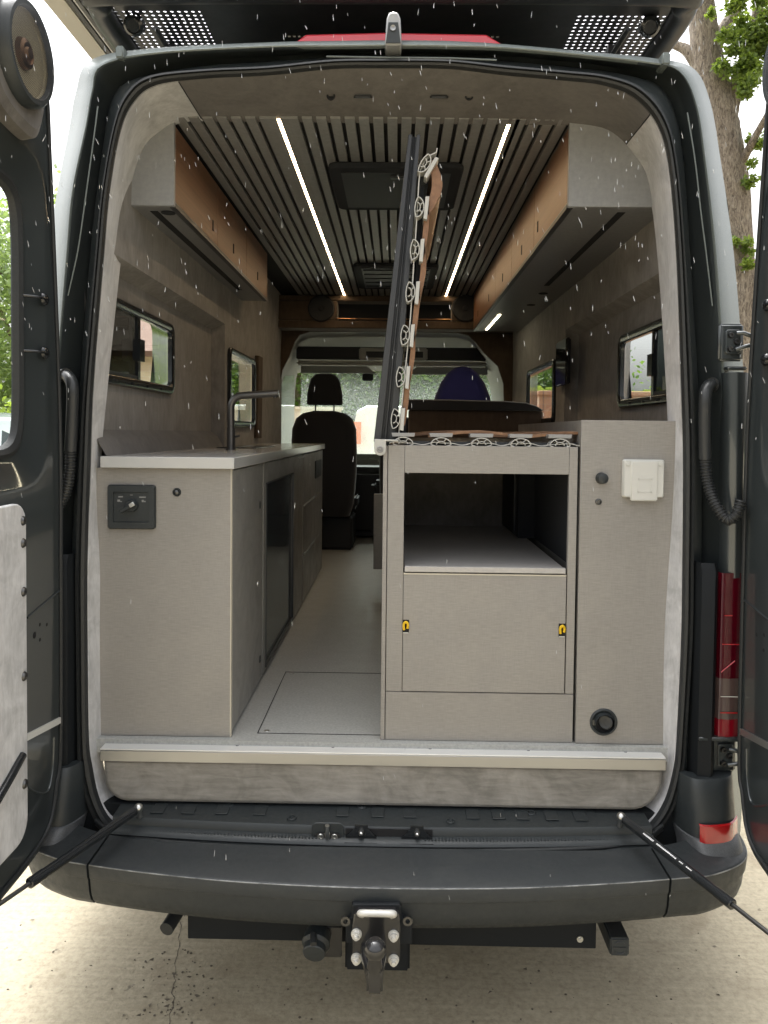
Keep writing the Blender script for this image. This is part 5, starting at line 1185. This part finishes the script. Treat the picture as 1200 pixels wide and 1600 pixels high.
# ---- foliage helper
def leaves(mb, c, rad, n, size, squash=(1,1,1), clumps=12, rng=None):
    rng = rng or random; cs = []
    for k in range(clumps):
        v = Vector((rng.gauss(0, 1), rng.gauss(0, 1), rng.gauss(0, 1))).normalized()*rad*rng.uniform(.35, .95)
        cs.append((Vector(c)+Vector((v.x*squash[0], v.y*squash[1], v.z*squash[2])), rad*rng.uniform(.30, .62)))
    vs, fs = [], []
    for i in range(n):
        cc, cr = cs[i % clumps]; d = Vector((rng.gauss(0, 1), rng.gauss(0, 1), rng.gauss(0, 1))).normalized()*cr*(rng.random()**.45)
        p = cc+d; s = size*rng.uniform(.6, 1.3)
        u = Vector((rng.gauss(0, 1), rng.gauss(0, 1), rng.gauss(0, .6))).normalized(); v2 = u.cross(Vector((rng.gauss(0, 1), rng.gauss(0, 1), rng.gauss(0, 1)))).normalized()
        o = len(vs); vs += [p, p+u*s*.5+v2*s*.28, p+u*s, p+u*s*.5-v2*s*.28]; fs.append((o, o+1, o+2, o+3))
    mb.add(vs, fs); return cs
rng = random.Random(4)
# ---- near tree right of the van
TY = 6.4
tr_ = thing('maple_tree', 'big rough-barked tree with fresh leaf tufts right of the van', 'tree', (P(1105, 520, TY).x, TY, 0))
def trunk_path(l, y): return [P(a, b, y) for a, b in l]
tp0 = [Vector((P(1108, 560, TY).x+.05, TY, -.05)), Vector((P(1108, 560, TY).x, TY, 1.2))] + trunk_path([(1137,500),(1133,400),(1128,300),(1118,200),(1105,100),(1096,0),(1090,-120),(1080,-400)], TY)
tc = catmull(tp0, 10); rad0 = []
for i, p in enumerate(tc): t = i/(len(tc)-1); rad0.append(float(np.interp(t, [0, .12, .3, .45, .56, .67, .78, 1], [.40, .31, .29, .275, .24, .17, .125, .08])))
def bark_tube(m, pts, rads, seg=26, amp=.025):
    rings = []
    for i, p in enumerate(pts):
        t = (pts[min(i+1, len(pts)-1)]-pts[max(i-1, 0)]).normalized(); n = t.orthogonal().normalized(); b = t.cross(n)
        n = Vector((1,0,0)); n = (n-t*n.dot(t)).normalized(); b = t.cross(n)
        rings.append([p+(n*math.cos(2*math.pi*k/seg)+b*math.sin(2*math.pi*k/seg))*(rads[i]*(1+amp*math.sin(k*3.1+i*.4)+amp*rng.uniform(-1, 1)*1.3)) for k in range(seg)])
    m.loft(rings, cap=True)
m = MB(); bark_tube(m, tc, rad0); m.build('trunk', 'bark', tr_)
m = MB(); brs = []
def branch(l, y0, y1, r0_, r1_):
    n = len(l); pts = catmull([P(a, b, y0+(y1-y0)*i/(n-1)) for i, (a, b) in enumerate(l)], 7); bark_tube(m, pts, [r0_+(r1_-r0_)*i/(len(pts)-1) for i in range(len(pts))], 14, .03); brs.append(pts)
branch([(1132,215),(1142,165),(1152,130),(1166,92),(1178,50),(1190,-20),(1215,-140)], TY, TY-.2, .105, .04)
branch([(1104,100),(1120,66),(1133,42),(1147,20),(1160,-5),(1180,-60),(1200,-140)], TY, TY+.3, .085, .04)
branch([(1090,100),(1072,78),(1055,70),(1030,55)], TY, TY+.2, .07, .03)
branch([(1140,290),(1162,248),(1183,208),(1210,160)], TY, TY-.6, .055, .025)
branch([(1160,110),(1190,60),(1240,20)], TY-.1, TY-.5, .04, .02)
m.build('branch', 'bark', tr_)
m = MB()
for (px_, py_, rr_, nn) in ((1158,15,.14,420),(1168,65,.18,700),(1150,100,.13,350),(1190,75,.16,450),(1178,120,.15,420),(1160,145,.10,250),(1135,75,.09,170),(1170,55,.16,400),(1190,225,.12,260),(1175,285,.08,120),(1168,395,.05,50),(1166,415,.06,90),(1150,380,.05,50),(1165,255,.05,60),(1196,20,.14,350),(1110,20,.05,60),(1130,55,.07,90),(1165,380,.06,80),(1225,60,.25,700),(1240,200,.25,600),(1210,-60,.3,800),(1130,-150,.5,1200),(1250,-250,.6,1500)):
    leaves(m, P(px_, py_, TY-.35), rr_*1.3, int(nn*1.5), .055, (1,1,.8), max(3, int(rr_*28)), rng)
m.build('crown', 'leaf_fresh', tr_)
# ---- background trees
def bgtree(x, y, h, rad, nleaf, mt, lab, grp='trees beyond the yard', size=.28):
    t = thing('broadleaf_tree', lab, 'tree', (x, y, 0), grp); m = MB()
    pts = catmull([Vector((x, y, -.1)), Vector((x+.1, y, h*.3)), Vector((x-.1, y, h*.7))], 6); bark_tube(m, pts, [.3-.2*i/(len(pts)-1) for i in range(len(pts))], 10, .04)
    for k in range(6):
        a = rng.uniform(0, 6.28); s0 = pts[int(len(pts)*rng.uniform(.45, .95))]; e = s0+Vector((math.cos(a)*rad*.6, math.sin(a)*rad*.6, rad*.5)); m.tube([s0, (s0+e)/2+Vector((0,0,.1)), e], [.09, .06, .03], 7)
    m.build('trunk', 'bark', t); m = MB(); leaves(m, (x, y, h*.55), rad, int(nleaf*1.7), size*.75, (1, 1, h*.45/rad), 60, rng); m.build('crown', mt, t); return t
bgtree(-11.5, 21, 9, 3.6, 9000, 'leaf_pale', 'pale airy tree at far left seen through the open door window')
bgtree(-7.6, 25, 8.5, 3.4, 8000, 'leaf_green', 'dense green tree behind the brick outbuilding')
bgtree(-3.8, 27, 8, 3.0, 8000, 'leaf_pale', 'pale green tree seen through the windscreen left of the headrest')
bgtree(-.6, 26, 8.5, 3.0, 8000, 'leaf_green', 'green tree seen through the windscreen beside the headrest')
bgtree(2.6, 28, 8, 3.1, 8000, 'leaf_pale', 'pale green tree seen through the windscreen near the blue seat')
bgtree(6.0, 30, 7.5, 3.2, 7000, 'leaf_green', 'dark tree beyond the windscreen right of the blue seat')
# shrubs low at left behind the parked car
for i, (x, y, s_) in enumerate(((-9.3, 12.5, 1.5), (-6.3, 11.3, 1.0), (-11.8, 12.8, 1.7))):
    sh = thing('shrub', ('tall bright shrub behind the silver car roof', 'low bright shrub between the silver car and the brick outbuilding', 'broad bright shrub farthest left beyond the silver car')[i], 'shrub', (x, y, 0), 'shrubs beside the yard')
    m = MB(); leaves(m, (x, y, s_*1.1), s_, int(4200), .14, (1, .7, 1.1), 30, rng); m.build('foliage', 'leaf_fresh', sh)
    m = MB()
    for k in range(7): a = rng.uniform(0, 6.28); m.tube([(x, y, -.05), (x+math.cos(a)*s_*.5, y+math.sin(a)*s_*.3, s_*1.4)], [.03, .012], 6)
    m.build('stem', 'bark', sh)
# ferns on the terracotta wall
wl = thing('garden_wall', 'reddish brick garden wall seen through the right side window', 'wall', (4.4, 8.2, 0))
m = MB(); m.box((1.9, 8.1, 0), (9, 8.35, 2.12)); m.build('brickwork', 'terracotta', wl)
m = MB(); m.box((1.88, 8.06, 2.121), (9.02, 8.39, 2.18)); m.build('coping', 'terracotta', wl, bevel=.01)
fp_ = thing('fern_plant', 'spiky green plant growing above the reddish garden wall', 'plant', (2.9, 8.5, 0))
m = MB()
for k in range(170):
    bx, by = rng.uniform(2.1, 3.9), rng.uniform(8.4, 9.0); a = rng.uniform(0, 6.28); l = rng.uniform(.25, .5)
    p0 = Vector((bx, by, 2.0)); pts = [p0+Vector((math.cos(a)*l*t*.8, math.sin(a)*l*t*.5, l*(t*1.3-.8*t*t))) for t in (0, .3, .6, 1)]
    for a_, b_ in zip(pts[:-1], pts[1:]): w_ = .02; m.add([a_-Vector((0, 0, w_)), b_-Vector((0, 0, w_*.6)), b_+Vector((0, 0, w_*.6)), a_+Vector((0, 0, w_))], [(0,1,2,3)])
leaves(m, (3.0, 8.7, 1.9), .5, 900, .12, (1.8, .5, .6), 14, rng)
m.build('fronds', 'leaf_fresh', fp_); m = MB(); m.tube([(2.9, 8.6, 0), (2.9, 8.6, 1.9)], .04, 8); m.build('stem', 'bark', fp_)
# brick outbuilding seen through the left side window
bh = thing('brick_outbuilding', 'small pale brick outbuilding with white base seen through the left side window', 'building', (-6, 15, 0))
m = MB(); m.box((-7.0, 14, .5), (-5.0, 18, 3.3)); m.prism([(-5.0, 14, 3.3), (-5.0, 18, 3.3), (-5.0, 16, 4.6)], (-2.0, 0, 0)); m.build('wall', 'brick', bh)
m = MB(); m.box((-7.02, 13.97, 0), (-4.97, 18.02, .5)); m.build('plinth', 'car_white', bh)
m = MB(); m.prism([(-4.8, 13.7, 3.12), (-4.8, 16, 4.66), (-4.8, 18.3, 3.12), (-4.8, 18.3, 3.24), (-4.8, 16, 4.78), (-4.8, 13.7, 3.24)], (-2.4, 0, 0)); fixn(m.build('roof', 'roof_tile', bh))
for x in (-6.7,): 
    m = MB(); m.box((x, 13.95, 1.3), (x+.9, 13.99, 2.4)); wf = m.build('window', 'car_white', bh); m = MB(); m.box((x+.06, 13.93, 1.36), (x+.84, 13.945, 2.34)); m.build('pane', 'car_glass', wf)
m = MB(); m.box((-5.9, 13.94, .5), (-5.1, 13.98, .95)); m.build('wall_panel', 'grass', bh)
# pale stone wall beyond the windscreen
m = MB(); m.box((-5.5, 20, 0), (-1.6, 20.4, 2.25)); m.box((-5.55, 19.95, 2.251), (-1.55, 20.45, 2.33)); tag(m.build('stone_wall', 'stone'), 'pale stone wall seen through the windscreen behind the black headrest', 'wall')
# ---- vehicles in the yard
def vehicle(name, lab, cat, x0, x1, y0, y1, H, mt, van_like=False, facing=1):
    """body side profile runs along x, facing = +1 means the nose is at x1"""
    t = thing(name, lab, cat, ((x0+x1)/2, (y0+y1)/2, 0)); Ln = x1-x0
    def X(u): return x0+Ln*u if facing > 0 else x1-Ln*u
    if van_like: pr = [(0,.35),(0,.9),(.0,1.5),(.02,H-.1),(.06,H),(.62,H),(.70,H-.06),(.84,.62*H),(.97,.52*H),(1,.42*H),(1,.35)]
    else: pr = [(0,.35),(0,.75),(.01,.60*H),(.05,.66*H),(.10,H-.08),(.15,H-.01),(.30,H),(.52,H-.03),(.58,H-.10),(.72,.62*H),(.94,.55*H),(1,.45*H),(1,.35)]
    rings = []
    for yy, ins in ((y0, .10), (y0+.02, .0), (y0+.12, -.0), (y1-.12, -.0), (y1-.02, .0), (y1, .10)):
        rings.append([Vector((X(u), yy + (0 if z < .6*H else (.16 if yy < (y0+y1)/2 else -.16)*((z-.6*H)/(.4*H))), max(.3, z-(ins*.25 if z > H*.8 else 0)))) for u, z in pr])
    m = MB(); m.loft(rings, closed=True, cap=True); fixn(m.build('body', mt, t, bevel=.03))
    def wz(z, e=.012): return y0-e+.16*max(0, (z-.6*H)/(.4*H))
    wins = [((.012,.62*H),(.058,.62*H),(.064,.88*H),(.045,.86*H)), ((.075,.62*H),(.12,.62*H),(.12,.92*H),(.082,.90*H)), ((.13,.62*H),(.30,.62*H),(.30,.92*H),(.155,.92*H)), ((.32,.62*H),(.48,.62*H),(.48,.92*H),(.32,.92*H)), ((.50,.62*H),(.68,.62*H),(.58,.90*H),(.50,.91*H))] if not van_like else [((.66,.6*H),(.82,.6*H),(.72,.90*H),(.66,.92*H)), ((.40,.62*H),(.62,.62*H),(.62,.9*H),(.40,.9*H))]
    for wq in wins:
        m = MB(); m.prism([Vector((X(u), wz(z), z)) for u, z in wq], (0, .02, 0)); fixn(m.build('window', 'car_glass', t))
    for u in (.17, .80):
        m = MB(); m.disc((X(u), y0-.01, .34), (0,1,0), [(0, .2), (0, .33), (.02, .345), (.2, .345), (.22, .2)], 28); wh = m.build('wheel', 'tyre', t)
        m = MB(); m.disc((X(u), y0-.015, .34), (0,1,0), [(0, 0), (0, .08), (.03, .10), (.0, .20), (.02, .21)], 24); m.build('rim', 'steel', wh)
    m = MB(); m.box((X(.004)-.02, y0+.05, .8), (X(.004)+.02, y0+.3, 1.0)); m.build('tail_lamp', 'red_refl', t)
    return t
vehicle('parked_car', 'silver estate car seen through the window of the open left door', 'car', -8.6, -3.97, 6.0, 7.8, 1.80, 'car_silver', facing=-1)
vehicle('parked_van', 'white van with orange indicator seen through the windscreen beyond the driver seat', 'van', -.85, 3.9, 12.5, 14.4, 2.12, 'car_white', True, facing=1)
o = [x for x in bpy.data.objects if x.name.startswith('parked_van')][0]
m = MB(); m.box((-.80, 12.44, 1.38), (-.66, 12.49, 1.80)); m.build('indicator', 'orange', o)
vehicle('parked_pickup', 'pale blue van seen through the farther left side window', 'van', -7.2, -2.9, 17.5, 19.2, 1.95, 'car_blue', True, facing=1) if False else None
# ---- falling rain
random.seed(77); m = MB()
for i in range(540):
    d = random.uniform(.75, 2.05); px_ = random.uniform(-40, 1240); py_ = random.uniform(-40, 800)*random.uniform(.6, 1) if random.random() < .93 else random.uniform(760, 1500)
    p = P(px_, py_, CAM.y+d); l = random.uniform(.004, .013)*d/1.5; r_ = random.uniform(.0003, .00065)*d/1.5
    t = random.gauss(.12, .16); dv = Vector((t*l, random.gauss(0, .1)*l, -l))
    m.tube([p, p+dv*.3, p+dv*.75, p+dv], [r_*.25, r_*.8, r_, r_*.35], 6)
o = m.build('falling_rain', 'rain'); o['kind'] = 'stuff'
